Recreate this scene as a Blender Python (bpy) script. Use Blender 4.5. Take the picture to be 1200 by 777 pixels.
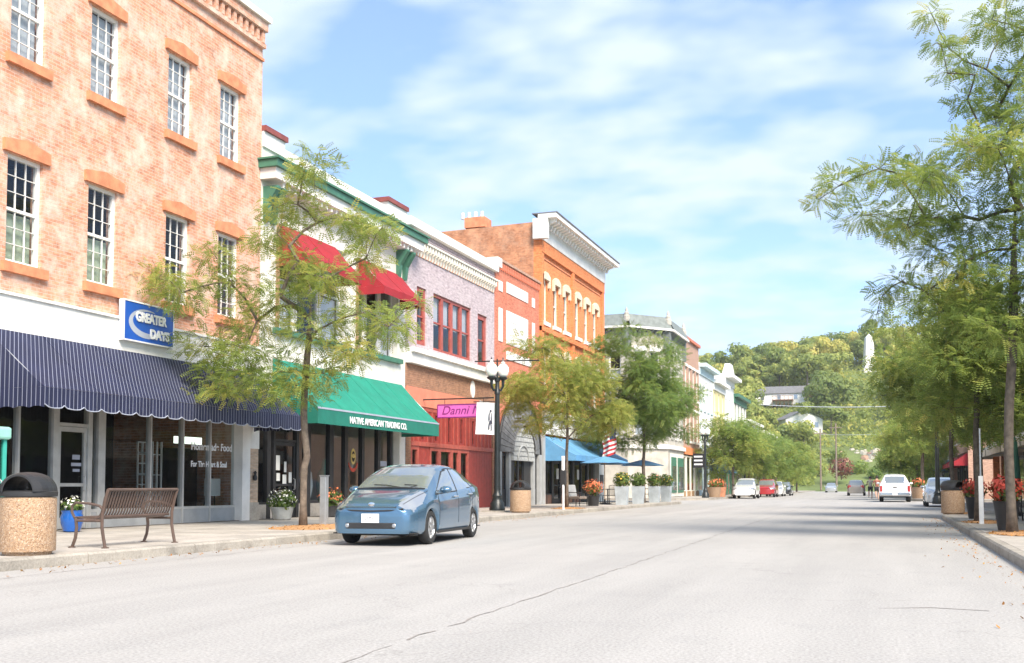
import bpy, bmesh, math, random
import numpy as np
from mathutils import Vector, Matrix
R=math.radians; PI=math.pi
for o in list(bpy.data.objects): bpy.data.objects.remove(o)
scene=bpy.context.scene; COL=scene.collection
# ---------------------------------------------------------------- camera
cam=bpy.data.cameras.new('camera'); camo=bpy.data.objects.new('camera',cam); COL.objects.link(camo)
cam.sensor_width=36; cam.lens=1250/1200*36; cam.shift_y=0.0958; cam.clip_end=5000; cam.clip_start=.1
camo.location=(0,0,1.07); camo.rotation_euler=(R(93.0),0,R(19.367)); scene.camera=camo
# ---------------------------------------------------------------- sky and sun
SUN_EL=R(44); SUN_AZ=R(135)       # azimuth measured from +Y towards +X
world=bpy.data.worlds.new('World'); scene.world=world; world.use_nodes=True
nt=world.node_tree; nt.nodes.clear()
def N(t,ty,**k):
    n=t.nodes.new(ty)
    for a,b in k.items(): setattr(n,a,b)
    return n
wo=N(nt,'ShaderNodeOutputWorld'); bg=N(nt,'ShaderNodeBackground'); bg.inputs[1].default_value=0.15
sky=N(nt,'ShaderNodeTexSky',sky_type='NISHITA',sun_disc=False); sky.sun_elevation=SUN_EL; sky.sun_rotation=SUN_AZ
sky.air_density=1.0; sky.dust_density=.25; sky.ozone_density=2.5; sky.altitude=1200
tc=N(nt,'ShaderNodeTexCoord')
va=N(nt,'ShaderNodeVectorMath',operation='ADD'); va.inputs[1].default_value=(0,0,.13); nt.links.new(tc.outputs['Generated'],va.inputs[0]); vn_=N(nt,'ShaderNodeVectorMath',operation='NORMALIZE'); nt.links.new(va.outputs[0],vn_.inputs[0]); nt.links.new(vn_.outputs[0],sky.inputs[0])
sp=N(nt,'ShaderNodeSeparateXYZ'); nt.links.new(tc.outputs['Generated'],sp.inputs[0])
def mth(t,op,a,b=None,clamp=False):
    n=N(t,'ShaderNodeMath',operation=op); n.use_clamp=clamp
    for i,v in enumerate((a,b)):
        if v is None: continue
        if isinstance(v,(int,float)): n.inputs[i].default_value=v
        else: t.links.new(v,n.inputs[i])
    return n.outputs[0]
zz=mth(nt,'ADD',mth(nt,'MAXIMUM',sp.outputs[2],0.0),0.22)
cx=mth(nt,'DIVIDE',sp.outputs[0],zz); cyy=mth(nt,'DIVIDE',sp.outputs[1],zz)
cv=N(nt,'ShaderNodeCombineXYZ'); nt.links.new(cx,cv.inputs[0]); nt.links.new(cyy,cv.inputs[1])
mp=N(nt,'ShaderNodeMapping'); mp.inputs['Rotation'].default_value=(0,0,R(-28)); mp.inputs['Scale'].default_value=(1.5,2.1,1); mp.inputs['Location'].default_value=(.35,.2,0)
nt.links.new(cv.outputs[0],mp.inputs[0])
n1=N(nt,'ShaderNodeTexNoise'); n1.inputs['Scale'].default_value=1.9; n1.inputs['Detail'].default_value=4; n1.inputs['Roughness'].default_value=.45; n1.inputs['Distortion'].default_value=.15
nt.links.new(mp.outputs[0],n1.inputs[0])
n2=N(nt,'ShaderNodeTexNoise'); n2.inputs['Scale'].default_value=4.6; n2.inputs['Detail'].default_value=2; n2.inputs['Roughness'].default_value=.5
nt.links.new(mp.outputs[0],n2.inputs[0])
cf=mth(nt,'ADD',mth(nt,'MULTIPLY',n1.outputs[0],.66),mth(nt,'MULTIPLY',n2.outputs[0],.34))
cr=N(nt,'ShaderNodeValToRGB'); cr.color_ramp.elements[0].position=.41; cr.color_ramp.elements[0].color=(.1,.1,.1,1)
cr.color_ramp.elements[1].position=.60; cr.color_ramp.elements[1].color=(.9,.9,.9,1)
nt.links.new(cf,cr.inputs[0])
# thin high cloud, brightest low in the sky as real haze is
CLOUD=(2.45,2.78,3.0,1)
mx=N(nt,'ShaderNodeMix',data_type='RGBA'); nt.links.new(cr.outputs[0],mx.inputs[0])
nt.links.new(sky.outputs[0],mx.inputs[6]); mx.inputs[7].default_value=CLOUD
nt.links.new(mx.outputs[2],bg.inputs[0]); nt.links.new(bg.outputs[0],wo.inputs[0])
sl=bpy.data.lights.new('sun','SUN'); sl.energy=3.2; sl.angle=R(28); sl.color=(1,.90,.77)
so=bpy.data.objects.new('sun',sl); COL.objects.link(so); so.location=(30,-30,60)
sd=Vector((math.cos(SUN_EL)*math.sin(SUN_AZ),math.cos(SUN_EL)*math.cos(SUN_AZ),math.sin(SUN_EL)))
so.rotation_euler=sd.to_track_quat('Z','Y').to_euler()
vs=scene.view_settings; vs.view_transform='Standard'; vs.look='None'; vs.exposure=1.36; vs.gamma=1; vs.use_curve_mapping=False
scene.render.engine='CYCLES'
# ---------------------------------------------------------------- materials
M={}
def newmat(name):
    m=bpy.data.materials.new(name); m.use_nodes=True; t=m.node_tree; t.nodes.clear()
    o=N(t,'ShaderNodeOutputMaterial'); b=N(t,'ShaderNodeBsdfPrincipled'); t.links.new(b.outputs[0],o.inputs[0]); M[name]=m
    return m,t,b,o
def rgb(c): return (c[0],c[1],c[2],1)
def ramp2(t,fac,c0,c1,p0=.35,p1=.65):
    r=N(t,'ShaderNodeValToRGB'); e=r.color_ramp.elements; e[0].position=p0; e[0].color=rgb(c0); e[1].position=p1; e[1].color=rgb(c1)
    t.links.new(fac,r.inputs[0]); return r.outputs[0]
def noise(t,vec,s,d=4,r=.55):
    n=N(t,'ShaderNodeTexNoise'); n.inputs['Scale'].default_value=s; n.inputs['Detail'].default_value=d; n.inputs['Roughness'].default_value=r
    if vec is not None: t.links.new(vec,n.inputs[0])
    return n.outputs[0]
def mixc(t,f,a,b,mode='MIX'):
    n=N(t,'ShaderNodeMix',data_type='RGBA',blend_type=mode)
    for i,v in ((0,f),(6,a),(7,b)):
        if isinstance(v,(int,float)): n.inputs[i].default_value=v
        elif isinstance(v,tuple): n.inputs[i].default_value=rgb(v)
        else: t.links.new(v,n.inputs[i])
    return n.outputs[2]
def bump(t,b,h,s=.3,d=.01):
    n=N(t,'ShaderNodeBump'); n.inputs['Strength'].default_value=s; n.inputs['Distance'].default_value=d
    t.links.new(h,n.inputs['Height']); t.links.new(n.outputs[0],b.inputs['Normal'])
def plain(name,c,rough=.6,var=.14,scale=3.,bmp=.0,metal=0,coat=0,spec=.5,fine=0,stain=0):
    m,t,b,o=newmat(name); v=N(t,'ShaderNodeTexCoord').outputs['Object']
    f=noise(t,v,scale,5)
    c0=tuple(x*(1-var) for x in c); c1=tuple(min(1,x*(1+var)) for x in c)
    col=ramp2(t,f,c0,c1)
    if fine:
        f2=noise(t,v,scale*25,2); col=mixc(t,fine,col,ramp2(t,f2,tuple(x*.55 for x in c),tuple(min(1,x*1.4) for x in c),.3,.7))
        if bmp: bump(t,b,f2,bmp)
    elif bmp: bump(t,b,noise(t,v,scale*12,3),bmp)
    if stain:
        sr=N(t,'ShaderNodeMapRange'); sr.inputs[1].default_value=.5; sr.inputs[2].default_value=.72; sr.inputs[4].default_value=stain; t.links.new(noise(t,v,scale*1.9,7,.7),sr.inputs[0]); col=mixc(t,sr.outputs[0],col,tuple(x*.42 for x in c))
    t.links.new(col,b.inputs['Base Color']); b.inputs['Roughness'].default_value=rough; b.inputs['Metallic'].default_value=metal
    b.inputs['Coat Weight'].default_value=coat; b.inputs['Coat Roughness'].default_value=.05; b.inputs['Specular IOR Level'].default_value=spec
    return m
def wallvec(t):
    v=N(t,'ShaderNodeTexCoord').outputs['Object']; s=N(t,'ShaderNodeSeparateXYZ'); t.links.new(v,s.inputs[0])
    c=N(t,'ShaderNodeCombineXYZ'); t.links.new(mth(t,'ADD',s.outputs[0],s.outputs[1]),c.inputs[0]); t.links.new(s.outputs[2],c.inputs[1])
    return v,c.outputs[0],s
def brick(name,c1,c2,mortar,patch=None,amt=.5,pscale=.9,dirt=.25,bh=.075,bw=.22,bmp=.5):
    m,t,b,o=newmat(name); v,w,s=wallvec(t)
    br=N(t,'ShaderNodeTexBrick'); t.links.new(w,br.inputs[0]); br.inputs['Scale'].default_value=1
    br.inputs['Color1'].default_value=rgb(c1); br.inputs['Color2'].default_value=rgb(c2); br.inputs['Mortar'].default_value=rgb(mortar)
    br.inputs['Mortar Size'].default_value=.006; br.inputs['Mortar Smooth'].default_value=.3; br.inputs['Bias'].default_value=-.1
    br.inputs['Brick Width'].default_value=bw; br.inputs['Row Height'].default_value=bh
    col=br.outputs[0]
    # brick by brick tone
    vn=N(t,'ShaderNodeTexNoise'); mpn=N(t,'ShaderNodeMapping'); mpn.inputs['Scale'].default_value=(4.4,13,1); t.links.new(w,mpn.inputs[0]); t.links.new(mpn.outputs[0],vn.inputs[0]); vn.inputs['Scale'].default_value=1; vn.inputs['Detail'].default_value=1
    col=mixc(t,.6,col,ramp2(t,vn.outputs[0],tuple(x*.5 for x in c1),tuple(min(1,x*1.4) for x in c2),.3,.7))
    col=mixc(t,mth(t,'MULTIPLY',br.outputs['Fac'],.7),col,mortar)
    if patch:
        f=mth(t,'ADD',mth(t,'MULTIPLY',noise(t,v,pscale,6,.65),.7),mth(t,'MULTIPLY',noise(t,v,pscale*5,4,.6),.3))
        r=N(t,'ShaderNodeMapRange'); r.inputs[1].default_value=.45; r.inputs[2].default_value=.62; r.inputs[3].default_value=0; r.inputs[4].default_value=amt; t.links.new(f,r.inputs[0])
        col=mixc(t,r.outputs[0],col,patch)
    fd=noise(t,v,2.2,6,.7); col=mixc(t,dirt,col,ramp2(t,fd,tuple(x*.4 for x in c1),tuple(min(1,x*1.25) for x in c2)))
    t.links.new(col,b.inputs['Base Color']); b.inputs['Roughness'].default_value=.85
    hh=mth(t,'ADD',mth(t,'MULTIPLY',br.outputs['Fac'],-1),mth(t,'MULTIPLY',noise(t,v,30,3),.6)); bump(t,b,hh,bmp,.012)
    return m
def glassmat(name,tint=(.55,.62,.62),trans=.75,rough=.02,dark=(.02,.025,.03)):
    m=bpy.data.materials.new(name); m.use_nodes=True; t=m.node_tree; t.nodes.clear(); M[name]=m
    o=N(t,'ShaderNodeOutputMaterial'); tr=N(t,'ShaderNodeBsdfTransparent'); tr.inputs[0].default_value=rgb(tint)
    df=N(t,'ShaderNodeBsdfDiffuse'); df.inputs[0].default_value=rgb(dark)
    a=N(t,'ShaderNodeMixShader'); a.inputs[0].default_value=trans; t.links.new(df.outputs[0],a.inputs[1]); t.links.new(tr.outputs[0],a.inputs[2])
    g=N(t,'ShaderNodeBsdfGlossy'); g.inputs['Roughness'].default_value=rough; g.inputs[0].default_value=(1,1,1,1)
    v=N(t,'ShaderNodeTexCoord').outputs['Object']; bn=N(t,'ShaderNodeBump'); bn.inputs['Strength'].default_value=.02; bn.inputs['Distance'].default_value=.02
    t.links.new(noise(t,v,1.3,1),bn.inputs['Height']); t.links.new(bn.outputs[0],g.inputs['Normal'])
    lw=N(t,'ShaderNodeLayerWeight'); lw.inputs[0].default_value=.5; fo=mth(t,'ADD',mth(t,'MULTIPLY',mth(t,'POWER',lw.outputs['Facing'],5.0),.92),.045)
    x=N(t,'ShaderNodeMixShader'); t.links.new(fo,x.inputs[0]); t.links.new(a.outputs[0],x.inputs[1]); t.links.new(g.outputs[0],x.inputs[2])
    t.links.new(x.outputs[0],o.inputs[0]); return m
def foliage(name,ca,cb,cc,trans=.35,spread=.5):
    """ca..cc from dark green to yellow; per leaf value in the mesh attribute, plus a share per tree"""
    m=bpy.data.materials.new(name); m.use_nodes=True; t=m.node_tree; t.nodes.clear(); M[name]=m
    o=N(t,'ShaderNodeOutputMaterial'); at=N(t,'ShaderNodeAttribute',attribute_name='tint'); oi=N(t,'ShaderNodeObjectInfo')
    f=mth(t,'ADD',at.outputs['Fac'],mth(t,'MULTIPLY',mth(t,'SUBTRACT',oi.outputs['Random'],.5),spread))
    r=N(t,'ShaderNodeValToRGB'); e=r.color_ramp.elements; e[0].position=.1; e[0].color=rgb(ca); e[1].position=.55; e[1].color=rgb(cb); k=e.new(.95); k.color=rgb(cc)
    t.links.new(f,r.inputs[0])
    d=N(t,'ShaderNodeBsdfPrincipled'); d.inputs['Roughness'].default_value=.55; d.inputs['Specular IOR Level'].default_value=.3; t.links.new(r.outputs[0],d.inputs['Base Color'])
    tl=N(t,'ShaderNodeBsdfTranslucent'); t.links.new(mixc(t,.3,r.outputs[0],(.46,.48,.09)),tl.inputs[0])
    x=N(t,'ShaderNodeMixShader'); x.inputs[0].default_value=trans; t.links.new(d.outputs[0],x.inputs[1]); t.links.new(tl.outputs[0],x.inputs[2]); t.links.new(x.outputs[0],o.inputs[0]); return m
def stripes(name,base,line,period,width,rough=.75,var=.15):
    m,t,b,o=newmat(name); v,w,s=wallvec(t); u=mth(t,'ADD',s.outputs[0],s.outputs[1])
    sx=N(t,'ShaderNodeCombineXYZ'); fr=mth(t,'FRACT',mth(t,'DIVIDE',u,period)); g=mth(t,'LESS_THAN',fr,width)
    c=mixc(t,g,ramp2(t,noise(t,v,2,4),tuple(x*(1-var) for x in base),tuple(x*(1+var) for x in base)),line)
    t.links.new(c,b.inputs['Base Color']); b.inputs['Roughness'].default_value=rough; bump(t,b,noise(t,v,6,3),.15,.02); return m
brick('brick_salmon',(.57,.235,.13),(.66,.32,.20),(.74,.62,.53),patch=(.80,.66,.56),amt=.85,pscale=1.25,dirt=.25,bmp=.7)
brick('brick_mauve',(.44,.36,.385),(.49,.41,.43),(.46,.38,.40),patch=(.56,.49,.50),amt=.5,dirt=.12,bmp=.3)
brick('brick_brown',(.30,.14,.08),(.36,.18,.10),(.34,.26,.20),dirt=.25)
brick('brick_red',(.56,.16,.09),(.60,.20,.12),(.50,.17,.11),patch=(.64,.28,.19),amt=.4,dirt=.15,bmp=.25)
brick('brick_orange',(.68,.19,.06),(.74,.245,.085),(.64,.25,.12),patch=(.74,.29,.125),amt=.5,dirt=.12,bmp=.2)
brick('brick_old',(.46,.17,.08),(.58,.27,.14),(.50,.34,.24),patch=(.60,.42,.30),amt=.6,pscale=1.2,dirt=.5)
brick('brick_tan',(.50,.36,.26),(.56,.42,.30),(.52,.44,.36),dirt=.2)
brick('brick_dusky',(.43,.25,.18),(.49,.31,.22),(.48,.33,.27),dirt=.2)
plain('hood_stone',(.70,.59,.45),.75,.12,1.6,.25)
plain('sandstone_red',(.62,.24,.12),.8,.2,4,.3)
plain('white_paint',(.80,.78,.74),.55,.09,1.2,.1,stain=.18)
plain('white_stone',(.76,.74,.69),.75,.12,1.6,.25)
plain('cream_paint',(.74,.71,.62),.65,.10,1.8,.2)
plain('green_trim',(.055,.17,.11),.5,.15,4)
plain('dark_maroon',(.24,.06,.05),.6,.2,4,.2)
plain('red_paint',(.27,.036,.028),.5,.18,5,.15)
plain('red_trim',(.36,.08,.06),.5,.18,5,.15)
plain('salmon_board',(.66,.22,.14),.6,.1,2)
plain('red_canvas',(.30,.012,.02),.8,.12,3,.2)
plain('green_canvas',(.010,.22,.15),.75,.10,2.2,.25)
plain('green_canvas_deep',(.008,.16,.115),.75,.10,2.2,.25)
plain('blue_canvas',(.10,.27,.46),.75,.12,2.2,.25)
stripes('navy_stripes',(.010,.014,.048),(.24,.26,.34),.105,.13)
stripes('gutter_cream_stripes',(.70,.52,.30),(.17,.09,.05),.26,.42)
plain('grey_paint',(.36,.37,.37),.6,.1,3,.15)
plain('pale_aluminium',(.55,.55,.53),.35,.08,5,metal=.4)
plain('black_metal',(.018,.018,.02),.45,.2,6)
plain('lamp_green_black',(.012,.016,.016),.4,.2,6)
plain('brown_metal',(.10,.065,.05),.45,.2,8)
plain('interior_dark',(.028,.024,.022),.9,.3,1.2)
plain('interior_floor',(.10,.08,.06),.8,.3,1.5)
plain('blind_grey',(.52,.54,.55),.8,.1,2)
plain('curtain_green',(.40,.46,.33),.85,.2,6)
plain('window_pane_white',(.72,.73,.72),.6,.08,3)
plain('slate_grey',(.16,.16,.16),.7,.25,4,.3)
plain('shingle_grey',(.36,.37,.36),.8,.25,8,.3)
plain('green_grey_slate',(.17,.19,.175),.6,.2,3,.2)
plain('limestone_grey',(.44,.41,.35),.75,.15,1.5,.25)
plain('pale_blue_paint',(.55,.68,.72),.6,.1,2)
plain('yellow_paint',(.78,.66,.32),.6,.1,2)
plain('tar_roof',(.10,.10,.10),.9,.2,2,.3)
plain('concrete',(.42,.385,.34),.85,.2,.9,.25,fine=.3,stain=.6)
plain('concrete_joint',(.26,.24,.21),.9,.2,3)
plain('curb_concrete',(.34,.31,.265),.85,.25,1.2,.3,fine=.35,stain=.8)
plain('bark',(.16,.125,.095),.9,.35,9,.6)
plain('bark_dark',(.11,.09,.07),.9,.35,9,.6)
plain('mulch',(.46,.25,.11),.95,.35,12,.6,fine=.5)
plain('galvanised',(.42,.45,.47),.4,.1,6,metal=.5)
plain('white_metal',(.74,.74,.73),.45,.08,4)
plain('planter_blue',(.008,.09,.36),.18,.1,3,coat=.6)
plain('planter_dark',(.03,.03,.032),.45,.2,4)
plain('planter_zinc',(.38,.42,.44),.5,.15,3,.15)
plain('pot_white',(.56,.56,.52),.6,.15,5)
plain('terracotta',(.50,.22,.12),.7,.15,4)
plain('soil',(.05,.035,.025),.95,.3,10)
plain('flower_white',(.80,.79,.70),.6,.08,8)
plain('flower_red',(.50,.06,.03),.6,.25,6)
plain('flower_orange',(.60,.16,.06),.6,.25,6)
plain('flower_yellow',(.70,.45,.05),.6,.2,6)
plain('teal_paint',(.05,.40,.32),.45,.1,3)
plain('teal_pale',(.28,.58,.48),.45,.1,3)
plain('sign_blue',(.012,.085,.40),.4,.08,2)
plain('sign_silver',(.36,.39,.47),.4,.08,2)
plain('sign_white',(.80,.80,.80),.5,.04,2)
plain('sign_pink',(.66,.13,.46),.5,.06,2)
plain('sign_purple',(.20,.02,.16),.5,.06,2)
plain('sign_ink',(.06,.06,.09),.6,.1,2)
plain('gold_paint',(.60,.42,.12),.4,.1,4)
plain('paper',(.74,.74,.70),.7,.06,3)
plain('plastic_black',(.025,.025,.026),.5,.2,4,.1)
plain('rubber',(.02,.02,.02),.85,.2,8,.2)
plain('alloy',(.55,.56,.57),.3,.08,6,metal=.8)
plain('chrome',(.7,.7,.7),.12,.03,4,metal=1)
plain('wood_slats',(.36,.22,.12),.7,.2,5)
plain('utility_wood',(.22,.17,.13),.9,.2,4,.3)
plain('obelisk_white',(.80,.79,.77),.7,.06,.5)
plain('roof_grey',(.16,.16,.17),.85,.15,2,.2)
plain('siding_white',(.78,.77,.74),.7,.05,1)
plain('siding_brown',(.24,.13,.09),.8,.15,2)
plain('skin',(.50,.30,.21),.6,.1,6)
plain('cloth_tan',(.42,.38,.30),.85,.12,6)
plain('cloth_black',(.02,.02,.025),.85,.12,6)
plain('cloth_rust',(.30,.12,.08),.85,.12,6)
plain('hair_dark',(.025,.018,.013),.7,.2,10)
plain('beige_canvas',(.58,.50,.38),.8,.1,2,.2)
plain('flag_red',(.50,.03,.04),.8,.1,3); plain('flag_blue',(.02,.04,.20),.8,.1,3); plain('flag_white',(.78,.78,.76),.8,.05,3)
plain('wicker',(.25,.20,.16),.8,.2,10,.4)
plain('lawn',(.13,.17,.05),.95,.35,.15,.2,fine=.4)
def aggregate():
    m,t,b,o=newmat('aggregate'); v=N(t,'ShaderNodeTexCoord').outputs['Object']
    vo=N(t,'ShaderNodeTexVoronoi'); vo.inputs['Scale'].default_value=70; t.links.new(v,vo.inputs[0])
    s=N(t,'ShaderNodeSeparateColor'); t.links.new(vo.outputs['Color'],s.inputs[0])
    r=N(t,'ShaderNodeValToRGB'); e=r.color_ramp.elements; e[0].position=0; e[0].color=(.22,.13,.07,1); e[1].position=1; e[1].color=(.56,.43,.31,1)
    for p,c in ((.35,(.38,.24,.14)),(.7,(.43,.30,.19)),(.85,(.28,.19,.13))): k=e.new(p); k.color=rgb(c)
    t.links.new(s.outputs[0],r.inputs[0]); t.links.new(r.outputs[0],b.inputs['Base Color']); b.inputs['Roughness'].default_value=.8
    bump(t,b,mth(t,'MULTIPLY',vo.outputs['Distance'],-1),.6,.008)
aggregate()
def roadmat():
    m,t,b,o=newmat('asphalt_pale'); v=N(t,'ShaderNodeTexCoord').outputs['Object']
    a=noise(t,v,.22,6,.6); c=ramp2(t,a,(.30,.285,.265),(.385,.365,.34),.35,.65)
    mpn=N(t,'ShaderNodeMapping'); mpn.inputs['Scale'].default_value=(1.1,.10,1); t.links.new(v,mpn.inputs[0])
    tr=noise(t,mpn.outputs[0],1.0,4,.6); c=mixc(t,.5,c,ramp2(t,tr,(.24,.227,.213),(.42,.40,.372),.35,.65))   # wheel tracks along the street
    st=noise(t,v,1.1,5,.7); r=N(t,'ShaderNodeMapRange'); r.inputs[1].default_value=.54; r.inputs[2].default_value=.72; r.inputs[3].default_value=0; r.inputs[4].default_value=.42; t.links.new(st,r.inputs[0])
    c=mixc(t,r.outputs[0],c,(.22,.215,.21))
    fi=noise(t,v,42,3,.7); c=mixc(t,.42,c,ramp2(t,fi,(.16,.155,.15),(.60,.59,.57),.32,.68))
    vo=N(t,'ShaderNodeTexVoronoi',feature='DISTANCE_TO_EDGE'); vo.inputs['Scale'].default_value=.55
    wv=N(t,'ShaderNodeVectorMath',operation='ADD'); nv=N(t,'ShaderNodeTexNoise'); nv.inputs['Scale'].default_value=1.7; nv.inputs['Detail'].default_value=5; t.links.new(v,nv.inputs[0]); t.links.new(v,wv.inputs[0]); t.links.new(nv.outputs['Color'],wv.inputs[1]); t.links.new(wv.outputs[0],vo.inputs[0])
    ck=N(t,'ShaderNodeMapRange'); ck.inputs[1].default_value=.0; ck.inputs[2].default_value=.012; ck.inputs[3].default_value=.5; ck.inputs[4].default_value=0; t.links.new(vo.outputs[0],ck.inputs[0])
    cm=mth(t,'MULTIPLY',ck.outputs[0],mth(t,'GREATER_THAN',noise(t,v,.35,3),.53)); c=mixc(t,mth(t,'MULTIPLY',cm,.5),c,(.16,.15,.14))
    t.links.new(c,b.inputs['Base Color']); b.inputs['Roughness'].default_value=.88; bump(t,b,fi,.35,.008)
roadmat()
plain('crack_filler',(.27,.245,.225),.8,.3,6)
glassmat('shop_glass',(.78,.82,.82),.93); glassmat('window_glass',(.86,.89,.92),.93)
m_,t_,b_,o_=newmat('globe_glass'); b_.inputs['Base Color'].default_value=(.82,.81,.76,1); b_.inputs['Roughness'].default_value=.35; b_.inputs['Subsurface Weight'].default_value=.3
def carpaint(name,c,flake=.25):
    m,t,b,o=newmat(name); v=N(t,'ShaderNodeTexCoord').outputs['Object']
    t.links.new(ramp2(t,noise(t,v,1.5,3),tuple(x*.94 for x in c),tuple(min(1,x*1.06) for x in c)),b.inputs['Base Color'])
    b.inputs['Metallic'].default_value=flake; b.inputs['Roughness'].default_value=.24; b.inputs['Coat Weight'].default_value=1; b.inputs['Coat Roughness'].default_value=.04
carpaint('paint_blue',(.095,.19,.29),.6); carpaint('paint_white',(.74,.74,.73),0); carpaint('paint_red',(.42,.03,.035),.1); carpaint('paint_black',(.02,.021,.024),.1)
carpaint('paint_silver',(.48,.50,.51),.4); carpaint('paint_tan',(.36,.31,.26),.3)
m_,t_,b_,o_=newmat('car_glass'); b_.inputs['Base Color'].default_value=(.24,.27,.285,1); b_.inputs['Metallic'].default_value=.4; b_.inputs['Roughness'].default_value=.03; b_.inputs['IOR'].default_value=2.0; b_.inputs['Coat Weight'].default_value=1; b_.inputs['Coat Roughness'].default_value=.02
m_,t_,b_,o_=newmat('headlamp_glass'); b_.inputs['Base Color'].default_value=(.38,.40,.42,1); b_.inputs['Roughness'].default_value=.15; b_.inputs['Metallic'].default_value=.5; b_.inputs['Coat Weight'].default_value=1
plain('tail_lamp_red',(.40,.02,.02),.2,.1,8,coat=1)
foliage('leaves_locust',(.16,.25,.065),(.34,.42,.11),(.60,.52,.15),.55,.1)
foliage('leaves_locust_gold',(.24,.30,.075),(.43,.46,.12),(.64,.52,.15),.55,.1)
foliage('leaves_green',(.14,.235,.07),(.29,.41,.11),(.50,.51,.14),.55,.3)
foliage('leaves_hill',(.20,.27,.08),(.40,.45,.12),(.68,.59,.17),.5,.8)
foliage('leaves_plant',(.04,.085,.02),(.10,.17,.035),(.25,.27,.06),.3,.2)
foliage('leaves_purple',(.10,.03,.03),(.20,.06,.05),(.30,.11,.07),.25,.2)
foliage('litter',(.30,.12,.03),(.46,.22,.06),(.55,.36,.10),.1,.2)
def emis(name,c,s):
    m=bpy.data.materials.new(name); m.use_nodes=True; t=m.node_tree; t.nodes.clear(); M[name]=m
    o=N(t,'ShaderNodeOutputMaterial'); e=N(t,'ShaderNodeEmission'); e.inputs[0].default_value=rgb(c); e.inputs[1].default_value=s; t.links.new(e.outputs[0],o.inputs[0])
emis('lit_panel',(.9,1,.85),1.0)
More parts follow.
